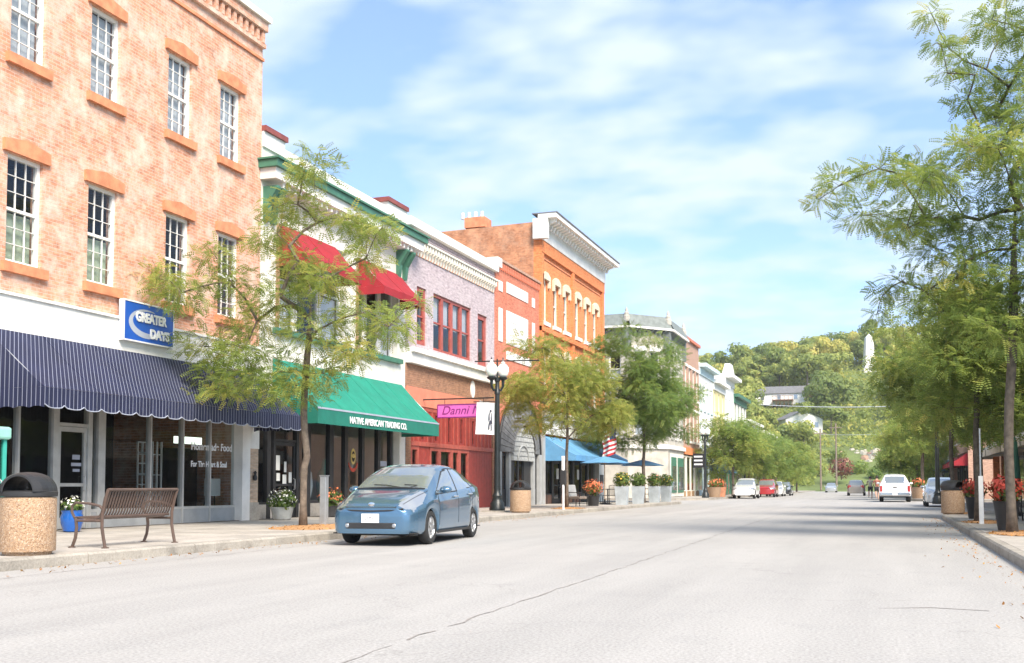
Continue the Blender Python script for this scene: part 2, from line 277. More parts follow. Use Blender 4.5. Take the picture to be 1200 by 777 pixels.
# ---------------------------------------------------------------- helpers
IDF=lambda p:p
def frame(ox,oy,ang):           # local (u along wall, n outwards, z); ang = heading of u in degrees from +Y towards +X
    a=R(ang); ux,uy=math.sin(a),math.cos(a); nx,ny=uy,-ux
    return lambda p:(ox+p[0]*ux+p[1]*nx, oy+p[0]*uy+p[1]*ny, p[2])
FL=frame(-16,0,0)               # left row: u = Y, n towards the street
class MB:
    def __init__(s,fr=IDF): s.v=[]; s.f=[]; s.fr=fr
    def P(s,*pts):
        k=len(s.v); s.v+=[s.fr(p) for p in pts]; return k
    def quad(s,a,b,c,d): k=s.P(a,b,c,d); s.f.append((k,k+1,k+2,k+3)); return s
    def tri(s,a,b,c): k=s.P(a,b,c); s.f.append((k,k+1,k+2)); return s
    def box(s,x0,x1,y0,y1,z0,z1):
        k=s.P((x0,y0,z0),(x1,y0,z0),(x1,y1,z0),(x0,y1,z0),(x0,y0,z1),(x1,y0,z1),(x1,y1,z1),(x0,y1,z1))
        s.f+=[(k,k+3,k+2,k+1),(k+4,k+5,k+6,k+7),(k,k+1,k+5,k+4),(k+1,k+2,k+6,k+5),(k+2,k+3,k+7,k+6),(k+3,k,k+4,k+7)]; return s
    def prism(s,pts,axis,d0,d1):   # pts 2d; axis = index extruded
        def mk(p,d): q=list(p); q.insert(axis,d); return tuple(q)
        n=len(pts); k=s.P(*[mk(p,d0) for p in pts]); s.P(*[mk(p,d1) for p in pts])
        s.f.append(tuple(range(k,k+n))[::-1]); s.f.append(tuple(range(k+n,k+2*n)))
        for i in range(n): j=(i+1)%n; s.f.append((k+i,k+j,k+n+j,k+n+i))
        return s
    def tube(s,pts,rad,n=8,cap=True):
        if not hasattr(rad,'__len__'): rad=[rad]*len(pts)
        pts=[Vector(p) for p in pts]; rings=[]
        t=(pts[1]-pts[0]).normalized(); a=t.orthogonal().normalized()
        for i,p in enumerate(pts):
            if i==0: d=pts[1]-pts[0]
            elif i==len(pts)-1: d=pts[i]-pts[i-1]
            else: d=(pts[i+1]-pts[i]).normalized()+(pts[i]-pts[i-1]).normalized()
            d.normalize(); a=(a-d*a.dot(d)).normalized(); b=d.cross(a)
            rings.append(s.P(*[tuple(p+(a*math.cos(2*PI*q/n)+b*math.sin(2*PI*q/n))*rad[i]) for q in range(n)]))
        for i in range(len(pts)-1):
            for q in range(n): r=(q+1)%n; s.f.append((rings[i]+q,rings[i]+r,rings[i+1]+r,rings[i+1]+q))
        if cap: s.f.append(tuple(rings[0]+q for q in range(n))[::-1]); s.f.append(tuple(rings[-1]+q for q in range(n)))
        return s
    def lathe(s,prof,c=(0,0),n=24,z0=0,cap=True):
        rings=[s.P(*[(c[0]+r*math.cos(2*PI*q/n),c[1]+r*math.sin(2*PI*q/n),z0+z) for q in range(n)]) for r,z in prof]
        for i in range(len(prof)-1):
            for q in range(n): r=(q+1)%n; s.f.append((rings[i]+q,rings[i]+r,rings[i+1]+r,rings[i+1]+q))
        if cap: s.f.append(tuple(rings[0]+q for q in range(n))[::-1]); s.f.append(tuple(rings[-1]+q for q in range(n)))
        return s
    def wall(s,u0,u1,z0,z1,n,depth,holes):
        us=sorted({u0,u1,*[h[0] for h in holes],*[h[1] for h in holes]}); zs=sorted({z0,z1,*[h[2] for h in holes],*[h[3] for h in holes]})
        us=[u for u in us if u0<=u<=u1]; zs=[z for z in zs if z0<=z<=z1]
        for a,b in zip(us,us[1:]):
            for c,d in zip(zs,zs[1:]):
                mu,mz=(a+b)/2,(c+d)/2
                if any(h[0]<mu<h[1] and h[2]<mz<h[3] for h in holes): continue
                s.quad((a,n,c),(b,n,c),(b,n,d),(a,n,d))
        for a,b,c,d in holes:
            s.quad((a,n,c),(a,n-depth,c),(a,n-depth,d),(a,n,d)); s.quad((b,n,c),(b,n-depth,c),(b,n-depth,d),(b,n,d))
            s.quad((a,n,c),(b,n,c),(b,n-depth,c),(a,n-depth,c)); s.quad((a,n,d),(b,n,d),(b,n-depth,d),(a,n-depth,d))
        for q in ((u0,z0,u1,z0),(u0,z1,u1,z1)): s.quad((q[0],n,q[1]),(q[2],n,q[3]),(q[2],n-depth,q[3]),(q[0],n-depth,q[1]))
        for u in (u0,u1): s.quad((u,n,z0),(u,n-depth,z0),(u,n-depth,z1),(u,n,z1))
        return s
BASE={}
def thing(name,label,cat,loc=(0,0,0),group=None,rz=0,local=False):
    o=bpy.data.objects.new(name,None); COL.objects.link(o); o.location=loc; o.rotation_euler=(0,0,rz); o.empty_display_size=.2
    o['label']=label; o['category']=cat
    if group: o['group']=group
    BASE[o.name]=(0,0,0) if local else tuple(loc); return o
def link(name,me,parent=None,mat=None,smooth=False):
    me.name=name
    o=bpy.data.objects.new(name,me); COL.objects.link(o)
    if mat:
        for m in (mat if isinstance(mat,(list,tuple)) else [mat]): me.materials.append(M[m])
    if parent: o.parent=parent; BASE[o.name]=BASE[parent.name]
    if smooth: me.polygons.foreach_set('use_smooth',[True]*len(me.polygons))
    return o
def build(name,mb,mat,parent=None,smooth=False,base=None,bevel=0):
    b=BASE[parent.name] if parent else (base or (0,0,0))
    me=bpy.data.meshes.new(name); me.from_pydata([(v[0]-b[0],v[1]-b[1],v[2]-b[2]) for v in mb.v],[],mb.f); me.update()
    o=link(name,me,parent,mat,smooth)
    if not parent: o.location=b; BASE[o.name]=b
    if bevel:
        md=o.modifiers.new('bevel','BEVEL'); md.width=bevel; md.segments=2; md.limit_method='ANGLE'; md.angle_limit=R(40)
    if smooth and smooth!='all':
        try: me.set_sharp_from_angle(angle=R(42))
        except Exception: pass
    return o
def solo(name,mb,mat,label,cat,base,group=None,smooth=False,bevel=0,kind=None):
    o=build(name,mb,mat,None,smooth,base,bevel); o['label']=label; o['category']=cat
    if group: o['group']=group
    if kind: o['kind']=kind
    return o
def struct(name,mb,mat,base=(0,0,0),smooth=False):
    o=build(name,mb,mat,None,smooth,base); o['kind']='structure'; return o
def copy_tree(o,parent=None):
    c=o.copy(); COL.objects.link(c); c.parent=parent; BASE[c.name]=BASE.get(o.name,(0,0,0))
    for ch in o.children: copy_tree(ch,c)
    return c
def text(name,body,size,parent,mat,origin,udir,vdir,font_scale=1.0,ext=.004,align='LEFT',shear=0,bold=0):
    cu=bpy.data.curves.new(name,'FONT'); cu.body=body; cu.size=size; cu.extrude=ext; cu.align_x=align; cu.shear=shear; cu.offset=bold
    to=bpy.data.objects.new(name,cu); COL.objects.link(to); dg=bpy.context.evaluated_depsgraph_get(); dg.update()
    me=bpy.data.meshes.new_from_object(to.evaluated_get(dg)); bpy.data.objects.remove(to); bpy.data.curves.remove(cu)
    u=Vector(udir).normalized(); v=Vector(vdir).normalized(); n=u.cross(v); b=BASE[parent.name]; og=Vector(origin)-Vector(b)
    for q in me.vertices: c=q.co.copy(); q.co=og+u*c.x*font_scale+v*c.y+n*c.z
    me.materials.clear(); return link(name,me,parent,mat)
rnd=random.Random(7)
# ================================================================ SETTING
g=MB(); g.quad((-1500,-600,-.03),(1500,-600,-.03),(1500,2500,-.03),(-1500,2500,-.03)); struct('ground',g,'lawn')
g=MB()
g.quad((-15.5,-40,0),(4.9,-40,0),(4.9,215,0),(-15.5,215,0)); road=struct('road',g,'asphalt_pale')
g=MB(); g.quad((-120,64,-.004),(-15.5,64,-.004),(-15.5,77,-.004),(-120,77,-.004)); g.quad((4.9,64,-.004),(90,64,-.004),(90,77,-.004),(4.9,77,-.004)); struct('cross_street',g,'asphalt_pale')
# the long sealed crack and a few short ones, each a ribbon lying on the road
def crack(pts,w,seed):
    r=random.Random(seed); P=[]
    for (a,b) in zip(pts,pts[1:]):
        n=max(2,int(math.hypot(b[0]-a[0],b[1]-a[1])/.25))
        for i in range(n): t=i/n; P.append((a[0]+(b[0]-a[0])*t+r.gauss(0,.02),a[1]+(b[1]-a[1])*t))
    P.append(pts[-1]); mb=MB(); ws=[w*(.35+1.0*r.random()) for _ in P]
    for i in range(len(P)-1):
        if r.random()<.10: continue
        d=Vector((P[i+1][0]-P[i][0],P[i+1][1]-P[i][1])).normalized(); q=(-d.y,d.x)
        mb.quad((P[i][0]-q[0]*ws[i],P[i][1]-q[1]*ws[i],.004),(P[i][0]+q[0]*ws[i],P[i][1]+q[1]*ws[i],.004),(P[i+1][0]+q[0]*ws[i+1],P[i+1][1]+q[1]*ws[i+1],.004),(P[i+1][0]-q[0]*ws[i+1],P[i+1][1]-q[1]*ws[i+1],.004))
    build('crack',mb,'crack_filler',road)
crack([(-3.05,3.5),(-3.2,8.3),(-3.25,12.2),(-3.45,22),(-3.7,34),(-3.9,60)],.008,1)
crack([(-.1,9.9),(.35,10.1),(.8,10.0)],.012,4)
crack([(-9.6,5),(-9.7,14),(-9.9,21)],.008,5)
# pavements: a raised bed, slabs on it, kerb stones along the edge
def curbL(y): return -10.4 if y<21.6 else (-11.25 if y>23.4 else -10.4-.85*(y-21.6)/1.8)
KW=.16
def poly_sheet(pts,z,mb): k=mb.P(*[(x,y,z) for x,y in pts]); mb.f.append(tuple(range(k,k+len(pts))))
def arc(cx,cy,r,a0,a1,n=8): return [(cx+r*math.cos(R(a0+(a1-a0)*i/n)),cy+r*math.sin(R(a0+(a1-a0)*i/n))) for i in range(n+1)]
def resample(P,step):
    out=[P[0]]; acc=0
    for a,b in zip(P,P[1:]):
        L=math.hypot(b[0]-a[0],b[1]-a[1]); n=max(1,round(L/step))
        out+=[(a[0]+(b[0]-a[0])*i/n,a[1]+(b[1]-a[1])*i/n) for i in range(1,n+1)]
    return out
def kerb(parent,line,side,step=2.4):    # side +1: pavement lies left of travel
    line=resample(line,step); nrm=[]
    for i in range(len(line)):
        a=line[max(0,i-1)]; b=line[min(len(line)-1,i+1)]; d=Vector((b[0]-a[0],b[1]-a[1])).normalized(); nrm.append((-d.y*side,d.x*side))
    for i in range(len(line)-1):
        a,b=line[i],line[i+1]; d=Vector((b[0]-a[0],b[1]-a[1])); L=d.length; gp=.006/max(L,.02)
        p0=(a[0]+d.x*gp,a[1]+d.y*gp); p1=(b[0]-d.x*gp,b[1]-d.y*gp); n0,n1=nrm[i],nrm[i+1]; h=.152+rnd.uniform(-.004,.004)
        mb=MB(); k=mb.P((p0[0],p0[1],-.02),(p1[0],p1[1],-.02),(p1[0],p1[1],h-.03),(p0[0],p0[1],h-.03),
             (p0[0]+n0[0]*.03,p0[1]+n0[1]*.03,h),(p1[0]+n1[0]*.03,p1[1]+n1[1]*.03,h),(p1[0]+n1[0]*KW,p1[1]+n1[1]*KW,h),(p0[0]+n0[0]*KW,p0[1]+n0[1]*KW,h),(p0[0]+n0[0]*KW,p0[1]+n0[1]*KW,-.02),(p1[0]+n1[0]*KW,p1[1]+n1[1]*KW,-.02))
        mb.f+=[(k,k+1,k+2,k+3),(k+3,k+2,k+5,k+4),(k+4,k+5,k+6,k+7),(k+7,k+6,k+9,k+8),(k,k+3,k+4,k+7,k+8),(k+1,k+9,k+6,k+5,k+2)]
        build('curb_stone',mb,'curb_concrete',parent)
mb=MB(); cornerL=arc(-14.85,61.2,3.6,0,90)
line=[(-10.4,-12),(-10.4,21.6),(-11.25,23.4),(-11.25,61.2)]+cornerL[1:]+[(-60,64.8)]
poly_sheet([(-16.6,-12)]+[(x-.1 if i<4 else x,y-(0.1 if i>=len(line)-1 else 0)) for i,(x,y) in enumerate(line)]+[(-60,62.2),(-16.6,62.2)],.128,mb)
SWL=struct('sidewalk_left',mb,'concrete_joint'); kerb(SWL,line,1)
def slabs(parent,y0,y1,edge,inner,step=1.52,cols=3,skip=()):
    y=y0
    while y<y1-.2:
        ya,yb=y+.006,min(y+step,y1)-.006
        for c in range(cols):
            xs=[]
            for yy in (ya,yb):
                e=edge(yy); xs.append((inner+(e-inner)*c/cols,inner+(e-inner)*(c+1)/cols))
            h=.15+rnd.uniform(-.003,.003); t=rnd.uniform(-.002,.002); sg=.006 if xs[0][1]>xs[0][0] else -.006; m=MB()
            k=m.P((xs[0][0]+sg,ya,.1),(xs[0][1]-sg,ya,.1),(xs[1][1]-sg,yb,.1),(xs[1][0]+sg,yb,.1),(xs[0][0]+sg,ya,h),(xs[0][1]-sg,ya,h+t),(xs[1][1]-sg,yb,h),(xs[1][0]+sg,yb,h-t))
            m.f+=[(k+4,k+5,k+6,k+7),(k,k+1,k+5,k+4),(k+1,k+2,k+6,k+5),(k+2,k+3,k+7,k+6),(k+3,k,k+4,k+7)]
            build('slab',m,'concrete',parent)
        y+=step
slabs(SWL,5.5,61.0,lambda y:curbL(y)-KW-.004,-16.5)
m=MB(); poly_sheet([(-60,62.2),(-16.5,62.2),(-16.5,61.01),(-11.42,61.01)]+[(x+(-.16 if i<9 else 0)*math.cos(R(10*i)),y-.16) for i,(x,y) in enumerate(cornerL[1:],1)]+[(-60,64.64)],.149,m); build('corner_pavement',m,'concrete',SWL)
# right pavement, near block
mb=MB(); cr_=[(1.62,-12),(1.62,36.6)]+[(1.62+.9*(1-math.cos(R(a))),36.6+1.5*math.sin(R(a))) for a in (20,45,70,90)]+[(3.1,38.6),(3.4,39.6),(3.4,61.0)]+[(7-3.6*math.cos(R(a)),61.0+3.6*math.sin(R(a))) for a in (20,45,70,90)]+[(60,64.6)]
poly_sheet([(x+(.1 if x<60 else 0),y) for x,y in cr_]+[(60,62),(5.6,62),(5.6,-12)],.128,mb); SWR=struct('sidewalk_right',mb,'concrete_joint'); kerb(SWR,cr_,-1)
slabs(SWR,8,36.5,lambda y:1.62+KW+.004,5.3,1.52,2)
m=MB(); poly_sheet([(1.79,36.51),(1.9,37.4),(2.4,38.25),(3.2,38.75),(3.57,39.7),(3.57,61.5),(5.3,62),(5.3,36.51)],.149,m); build('corner_pavement',m,'concrete',SWR)
# pavements beyond the crossing
mb=MB(); line=[(-60,75.4)]+[(-15.8+3.6*math.sin(R(a)),79.0-3.6*math.cos(R(a))) for a in (0,25,50,75,90)]+[(-12.2,79.2),(-12.2,205)]
poly_sheet(line+[(-21,205),(-21,80),(-60,79)],.148,mb); SWF=struct('sidewalk_far_left',mb,'concrete'); kerb(SWF,line,1,6)
mb=MB(); line=[(60,75.4)]+[(5.2-3.6*math.sin(R(a)),79.0-3.6*math.cos(R(a))) for a in (0,25,50,75,90)]+[(1.6,79.2),(1.6,205)]
poly_sheet(line+[(7,205),(7,80),(60,80)],.148,mb); SWG=struct('sidewalk_far_right',mb,'concrete'); kerb(SWG,line,-1,6)

# ================================================================ BUILDING KIT
def repeat(name,mb,mat,parent,offs,smooth=False):
    o=build(name,mb,mat,parent,smooth); first=True
    for d in offs:
        if first: o.location=d; first=False
        else: c=o.copy(); COL.objects.link(c); c.parent=parent; c.location=d; BASE[c.name]=BASE[parent.name]
def window(B,fr,u0,u1,z0,z1,cols,rows,fm,n=-.12,fw=.07,rail=True,sill=None,lintel=None,blind=None,peak=.0,mw=.012,panes='grid',gm='window_glass',lowblind=None):
    mb=MB(fr); mb.box(u0,u0+fw,n-.06,n+.04,z0,z1).box(u1-fw,u1,n-.06,n+.04,z0,z1).box(u0+fw,u1-fw,n-.06,n+.04,z0,z0+fw).box(u0+fw,u1-fw,n-.06,n+.04,z1-fw,z1)
    zm=(z0+z1)/2
    if rail: mb.box(u0+fw,u1-fw,n-.05,n+.025,zm-.03,zm+.03)
    W=build('window',mb,fm,B)
    a,b,c,d=u0+fw,u1-fw,z0+fw,z1-fw
    spans=[(c,zm-.03),(zm+.03,d)] if rail else [(c,d)]
    if cols>1 or rows>1:
        mm=MB(fr)
        for (p,q) in spans:
            for i in range(1,cols): x=a+(b-a)*i/cols; mm.box(x-mw/2,x+mw/2,n-.03,n+.012,p,q)
            for j in range(1,rows):
                z=p+(q-p)*j/rows
                for i in range(cols):
                    xa=a+(b-a)*i/cols+(mw/2 if i else 0); xb=a+(b-a)*(i+1)/cols-(mw/2 if i<cols-1 else 0); mm.box(xa,xb,n-.03,n+.01,z-mw/2,z+mw/2)
        build('muntin_bars',mm,fm,W)
    for (p,q) in spans:
        cc,rr=(cols,rows) if panes=='grid' else (1,1)
        for i in range(cc):
            for j in range(rr):
                mm=MB(fr); mm.quad((a+(b-a)*i/cc,n-.01,p+(q-p)*j/rr),(a+(b-a)*(i+1)/cc,n-.01,p+(q-p)*j/rr),(a+(b-a)*(i+1)/cc,n-.01,p+(q-p)*(j+1)/rr),(a+(b-a)*i/cc,n-.01,p+(q-p)*(j+1)/rr)); build('pane',mm,gm,W)
    if blind: mm=MB(fr); mm.box(a,b,n-.13,n-.11,c,d); build('blind',mm,blind,W)
    if lowblind: mm=MB(fr); mm.box(a,b,n-.13,n-.11,c,zm-.05); build('curtain_backing',mm,lowblind,W)
    mm=MB(fr); mm.box(a-.05,b+.05,n-.62,n-.60,c-.05,d+.05); build('dark_sheet',mm,'interior_dark',W)  # near-black sheet behind the glass paints the darkness of the unlit room
    if sill: mm=MB(fr); mm.box(u0-.12,u1+.12,-.02,.10,z0-.2,z0-.003); build('sill',mm,sill,W)
    if lintel:
        mm=MB(fr); h=.30; um=(u0+u1)/2
        k=[(u0-.14,z1+.004),(u1+.14,z1+.004),(u1+.14,z1+h*.78),(um,z1+h*.78+peak),(u0-.14,z1+h*.78)]
        mm.prism(k,1,-.03,.075); build('lintel',mm,lintel,W)
    return W
def shell(B,fr,u0,u1,zs,h,depth,wm,sm,holes,roofdrop=.5,shop=True,th=.3,n=0,back=True,sidetop=None):
    mb=MB(fr); mb.wall(u0,u1,zs,h,n,th,holes); build('wall',mb,wm,B)
    for s,(a,b) in enumerate(((u0+.002,u0+th),(u1-th,u1-.002))):
        mb=MB(fr); hb=h-(sidetop or 0)
        mb.prism([(n-th-.002,0.0),(n-th-.002,h-.003),(-depth,hb-.003),(-depth,0)],0,a,b); build('side_wall',mb,sm,B)
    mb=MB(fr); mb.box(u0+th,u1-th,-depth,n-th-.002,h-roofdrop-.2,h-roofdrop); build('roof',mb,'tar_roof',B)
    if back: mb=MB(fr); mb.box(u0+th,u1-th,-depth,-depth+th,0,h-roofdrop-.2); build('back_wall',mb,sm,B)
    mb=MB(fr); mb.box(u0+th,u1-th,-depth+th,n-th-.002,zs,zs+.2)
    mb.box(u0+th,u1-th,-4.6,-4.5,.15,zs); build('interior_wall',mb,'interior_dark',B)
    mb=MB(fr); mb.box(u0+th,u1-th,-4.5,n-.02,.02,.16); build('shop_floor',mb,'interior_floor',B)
def shopfront(B,fr,u0,u1,zt,mulls,kick,fm,km,n=-.15,mw=.06,zb=.15,gm='shop_glass',door=None,transom=None):
    """mulls: list of (u,width); glass panes between them, doors by index of the bay"""
    mb=MB(fr); bays=[]; prev=u0
    mb.box(u0,u1,n-.06,n+.06,zt-.12,zt)
    for u,w in mulls: mb.box(u-w/2,u+w/2,n-.07,n+.07,zb,zt-.12); bays.append((prev,u-w/2)); prev=u+w/2
    bays.append((prev,u1)); S=build('shop_front',mb,fm,B)
    for i,(a,b) in enumerate(bays):
        if b-a<.03: continue
        if door and i in door:
            mm=MB(fr); w=.09; mm.box(a+.01,a+w,n-.03,n+.03,zb+.02,2.3).box(b-w,b-.01,n-.03,n+.03,zb+.02,2.3).box(a+w,b-w,n-.03,n+.03,zb+.02,zb+.25).box(a+w,b-w,n-.03,n+.03,2.2,2.3).box(a+w,b-w,n-.028,n+.028,1.05,1.12)
            D=build('door',mm,door[i],B)
            mm=MB(fr); mm.quad((a+w,n,zb+.25),(b-w,n,zb+.25),(b-w,n,2.2),(a+w,n,2.2)); build('door_glass',mm,gm,D)
            mm=MB(fr); mm.tube([(b-w-.02,n+.03,.95),(b-w-.02,n+.09,.97),(b-w-.02,n+.09,1.25),(b-w-.02,n+.03,1.27)],.012,6); build('handle',mm,'pale_aluminium',D)
            mm=MB(fr); mm.box(a,b,n-.05,n+.05,2.31,2.38); build('transom_bar',mm,fm,S)
            mm=MB(fr); mm.quad((a,n,2.38),(b,n,2.38),(b,n,zt-.12),(a,n,zt-.12)); build('pane',mm,gm,S)
        else:
            if kick>zb: mm=MB(fr); mm.box(a,b,n-.08,n+.05,zb,kick); build('stall_riser',mm,km,S)
            mm=MB(fr); mm.box(a,b,n-.05,n+.055,kick,kick+.06); build('sill',mm,fm,S)
            mm=MB(fr); mm.quad((a,n,kick+.06),(b,n,kick+.06),(b,n,zt-.12),(a,n,zt-.12)); build('pane',mm,gm,S)
    return S
def awning(B,fr,u0,u1,n0,n1,zt,zf,zv,mat,vmat=None,scallop=0,sag=.03,ends=True,edge=None,seg=None,frame_mat='galvanised'):
    """sloping canvas from (n0,zt) on the wall to (n1,zf); valance down to zv"""
    nu=seg or max(6,int((u1-u0)/.35)); nn=6; mb=MB(fr)
    def S(i,j):
        u=u0+(u1-u0)*i/nu; t=j/nn; s=-sag*math.sin(PI*t)*(.6+.4*math.cos(2*PI*i/nu*max(1,round((u1-u0)/1.6))))
        return (u,n0+(n1-n0)*t,zt+(zf-zt)*t+s)
    for i in range(nu):
        for j in range(nn): mb.quad(S(i,j),S(i+1,j),S(i+1,j+1),S(i,j+1))
    A=build('awning',mb,mat,B)
    if ends:
        for u in (u0,u1):
            mb=MB(fr); i=0 if u==u0 else nu; pts=[S(i,j) for j in range(nn+1)]
            for j in range(nn): mb.quad(pts[j],pts[j+1],(u,pts[j+1][1],min(zf,pts[j+1][2])-.0),(u,pts[j][1],zf))
            build('awning_end',mb,mat,A)
            mb=MB(fr); sc=scallop*.6; ns=12
            for q in range(ns):
                a=n0+(n1-n0)*q/ns; b=n0+(n1-n0)*(q+1)/ns; mb.quad((u,a,zf-.002),(u,b,zf-.002),(u,b,zv+sc*abs(math.sin(PI*(q+1)/ns*4))),(u,a,zv+sc*abs(math.sin(PI*q/ns*4))))
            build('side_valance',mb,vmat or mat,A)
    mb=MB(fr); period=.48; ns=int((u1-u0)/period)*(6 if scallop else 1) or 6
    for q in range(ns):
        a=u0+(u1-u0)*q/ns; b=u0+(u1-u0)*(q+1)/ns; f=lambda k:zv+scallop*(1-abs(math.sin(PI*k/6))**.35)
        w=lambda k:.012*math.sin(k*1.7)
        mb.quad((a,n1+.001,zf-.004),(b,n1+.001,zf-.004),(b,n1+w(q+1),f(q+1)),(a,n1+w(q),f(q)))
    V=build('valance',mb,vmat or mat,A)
    ks=max(2,round((u1-u0)/1.5))
    for q in range(1,ks):
        i=round(nu*q/ks); mb=MB(fr); mb.tube([(S(i,j)[0],S(i,j)[1],S(i,j)[2]+.004) for j in range(nn+1)],.007,4); build('seam',mb,mat,A)
    if scallop:
        mb=MB(fr); mb.tube([(u0+(u1-u0)*q/ns,n1+.004+.012*math.sin(q*1.7),zv+scallop*(1-abs(math.sin(PI*q/6))**.35)) for q in range(ns+1)],.011,5); build('piping',mb,'sign_silver',A)
    if edge: mb=MB(fr); mb.box(u0,u1,n1-.01,n1+.012,zf-.035,zf+.015); build('edge_strip',mb,edge,A)
    mb=MB(fr)
    for u in (u0+.03,u1-.03):
        mb.tube([(u,n0,zv+.12),(u,n1-.02,zv+.12)],.012,6).tube([(u,n0,zt-.06),(u,n1-.02,zf-.03)],.012,6)
    build('awning_frame',mb,frame_mat,A); return A
def cbox(B,name,fr,mat,*a): mb=MB(fr); mb.box(*a); return build(name,mb,mat,B)

# ================================================================ 1  salmon brick corner block with navy awning
b1=thing('brick_building','three storey salmon brick building with white windows above a navy striped awning','building',(-16,17,0))
W3=[(13.55,14.47),(16.0,16.92),(18.22,19.14),(20.82,21.74),(22.92,23.84)]
holes=[(a,b,9.5,11.45) for a,b in W3]+[(a,b,5.4,7.55) for a,b in W3]
shell(b1,FL,9.5,24.85,3.25,13.75,14,'brick_salmon','brick_salmon',holes,shop=True)
for i,(a,b) in enumerate(W3):
    window(b1,FL,a,b,9.5,11.45,3,3,'white_paint',sill='sandstone_red',lintel='sandstone_red',peak=.10,blind='blind_grey',fw=.075)
    window(b1,FL,a,b,5.4,7.55,3,3,'white_paint',sill='sandstone_red',lintel='sandstone_red',peak=.10,lowblind='curtain_green' if i<3 else None,fw=.075)
cbox(b1,'coping',FL,'white_stone',9.45,24.92,-.35,.24,13.75,13.92)
cbox(b1,'cornice_course',FL,'brick_salmon',9.47,24.87,.0,.16,13.5,13.747)
cbox(b1,'cornice_course',FL,'brick_salmon',9.47,24.87,.0,.10,13.05,13.17)
cbox(b1,'belt_course',FL,'sandstone_red',9.47,24.87,.0,.05,12.7,12.78)
mb=MB(FL); mb.box(0,.12,.0,.11,13.17,13.5); repeat('dentil',mb,'brick_salmon',b1,[(0,9.55+.27*i,0) for i in range(57)])
cbox(b1,'fascia',FL,'white_paint',9.5,24.78,.002,.07,3.2,4.74)
cbox(b1,'fascia_cap',FL,'white_paint',9.5,24.8,.0,.12,4.742,4.80)
awning(b1,FL,15.5,24.55,.07,1.5,4.06,2.88,2.50,'navy_stripes',scallop=.06,sag=.05)
MU=[(11.2,.06),(13.4,.06),(15.2,.06),(16.62,.05),(17.62,.16),(18.62,.12),(18.98,.22),(20.63,.05),(21.84,.06),(22.95,.05)]
S1=shopfront(b1,FL,9.8,24.06,3.2,MU,.5,'pale_aluminium','grey_paint',n=-.22,door={5:'pale_aluminium'})
cbox(b1,'pilaster',FL,'white_paint',24.06,24.42,-.30,.05,.15,3.199)
mb=MB(FL); mb.box(24.42,24.83,-.30,.03,.62,2.05); build('pilaster_brick',mb,'brick_tan',b1)
cbox(b1,'pilaster_base',FL,'concrete',24.42,24.84,-.30,.06,.15,.619); cbox(b1,'pilaster_head',FL,'white_stone',24.42,24.84,-.30,.05,2.051,3.2)
mb=MB(FL); mb.lathe([(.02,0),(.05,.02),(.06,.1),(.03,.17),(.05,.22),(.01,.26)],(24.6,.09),10,1.2); build('wall_knocker',mb,'black_metal',b1,True)
text('window_lettering','Homemade Food',.26,S1,'sign_white',(-16.2,22.2,1.96),(0,1,0),(0,0,1),.95,bold=.008)
text('window_lettering','For The Heart & Soul',.20,S1,'sign_white',(-16.2,22.2,1.54),(0,1,0),(0,0,1),.86,bold=.006)
for u,z,w,h in ((18.15,1.62,.22,.10),(18.12,1.48,.30,.07),(18.17,1.36,.2,.06)): cbox(S1,'door_decal',FL,'sign_silver',u,u+w,-.212,-.208,z,z+h)
# goods behind the glass
r=thing('display_rack','white lattice rack inside the window behind the bench','shelf',(-17.0,21.8,.16))
mb=MB()
for i in range(4): mb.box(-17.3+.0,-17.26,21.55+.17*i,21.58+.17*i,.16,2.15)
for i in range(8): mb.box(-17.305,-17.255,21.55,22.09,.3+.26*i,.33+.26*i)
for i in range(4): mb.box(-17.0,-16.96,21.55+.17*i,21.58+.17*i,.16,2.15)
build('lattice',mb,'white_paint',r)
mb=MB()
for i in range(4): mb.box(-17.255,-17.005,21.56,22.08,.32+.5*i,.34+.5*i)
build('shelf',mb,'white_paint',r)
r=thing('drinks_cooler','black drinks cooler with a glowing header behind the window lettering','cooler',(-17.6,23.4,.16))
mb=MB(); mb.box(-17.9,-17.3,23.15,24.0,.16,2.05); build('cabinet',mb,'plastic_black',r,bevel=.02)
mb=MB(); mb.box(-17.32,-17.25,23.0,24.1,2.16,2.34); build('header',mb,'lit_panel',r)
mb=MB(); mb.box(-17.299,-17.28,23.22,23.93,.3,1.95); build('door_glass',mb,'shop_glass',r)
r=thing('display_board','white notice board on a dark easel behind the lettered window','board',(-16.6,23.75,.16))
mb=MB(); mb.box(-16.62,-16.58,23.35,24.0,.8,1.25); build('board',mb,'paper',r)
mb=MB(); mb.tube([(-16.66,23.4,.16),(-16.64,23.6,1.3)],.015,6).tube([(-16.66,23.95,.16),(-16.64,23.75,1.3)],.015,6).tube([(-16.95,23.67,.16),(-16.65,23.67,1.3)],.015,6); build('easel',mb,'black_metal',r)
sg=thing('blue_sign','blue GREATER DAYS sign with silver swoosh on the white fascia','sign',(-16,20,4.3))
cbox(sg,'panel',FL,'sign_blue',19.18,20.9,.08,.20,4.3,5.17); 
mb=MB(FL)
for a in ((19.16,20.92,4.28,4.31),(19.16,20.92,5.16,5.19)): mb.box(a[0],a[1],.075,.215,a[2],a[3])
for a in ((19.16,19.19),(20.89,20.92)): mb.box(a[0],a[1],.076,.214,4.31,5.16)
build('rim',mb,'sign_white',sg)
mb=MB(FL); o_=[];i_=[]
for k in range(25):
    a=R(70+ (330-70)*k/24); o_.append((19.95+.62*math.cos(a)*1.0,4.72+.33*math.sin(a))); i_.append((20.05+.58*math.cos(a),4.76+.25*math.sin(a)))
for k in range(24): mb.quad((o_[k][0],.204,o_[k][1]),(o_[k+1][0],.204,o_[k+1][1]),(i_[k+1][0],.204,i_[k+1][1]),(i_[k][0],.204,i_[k][1]))
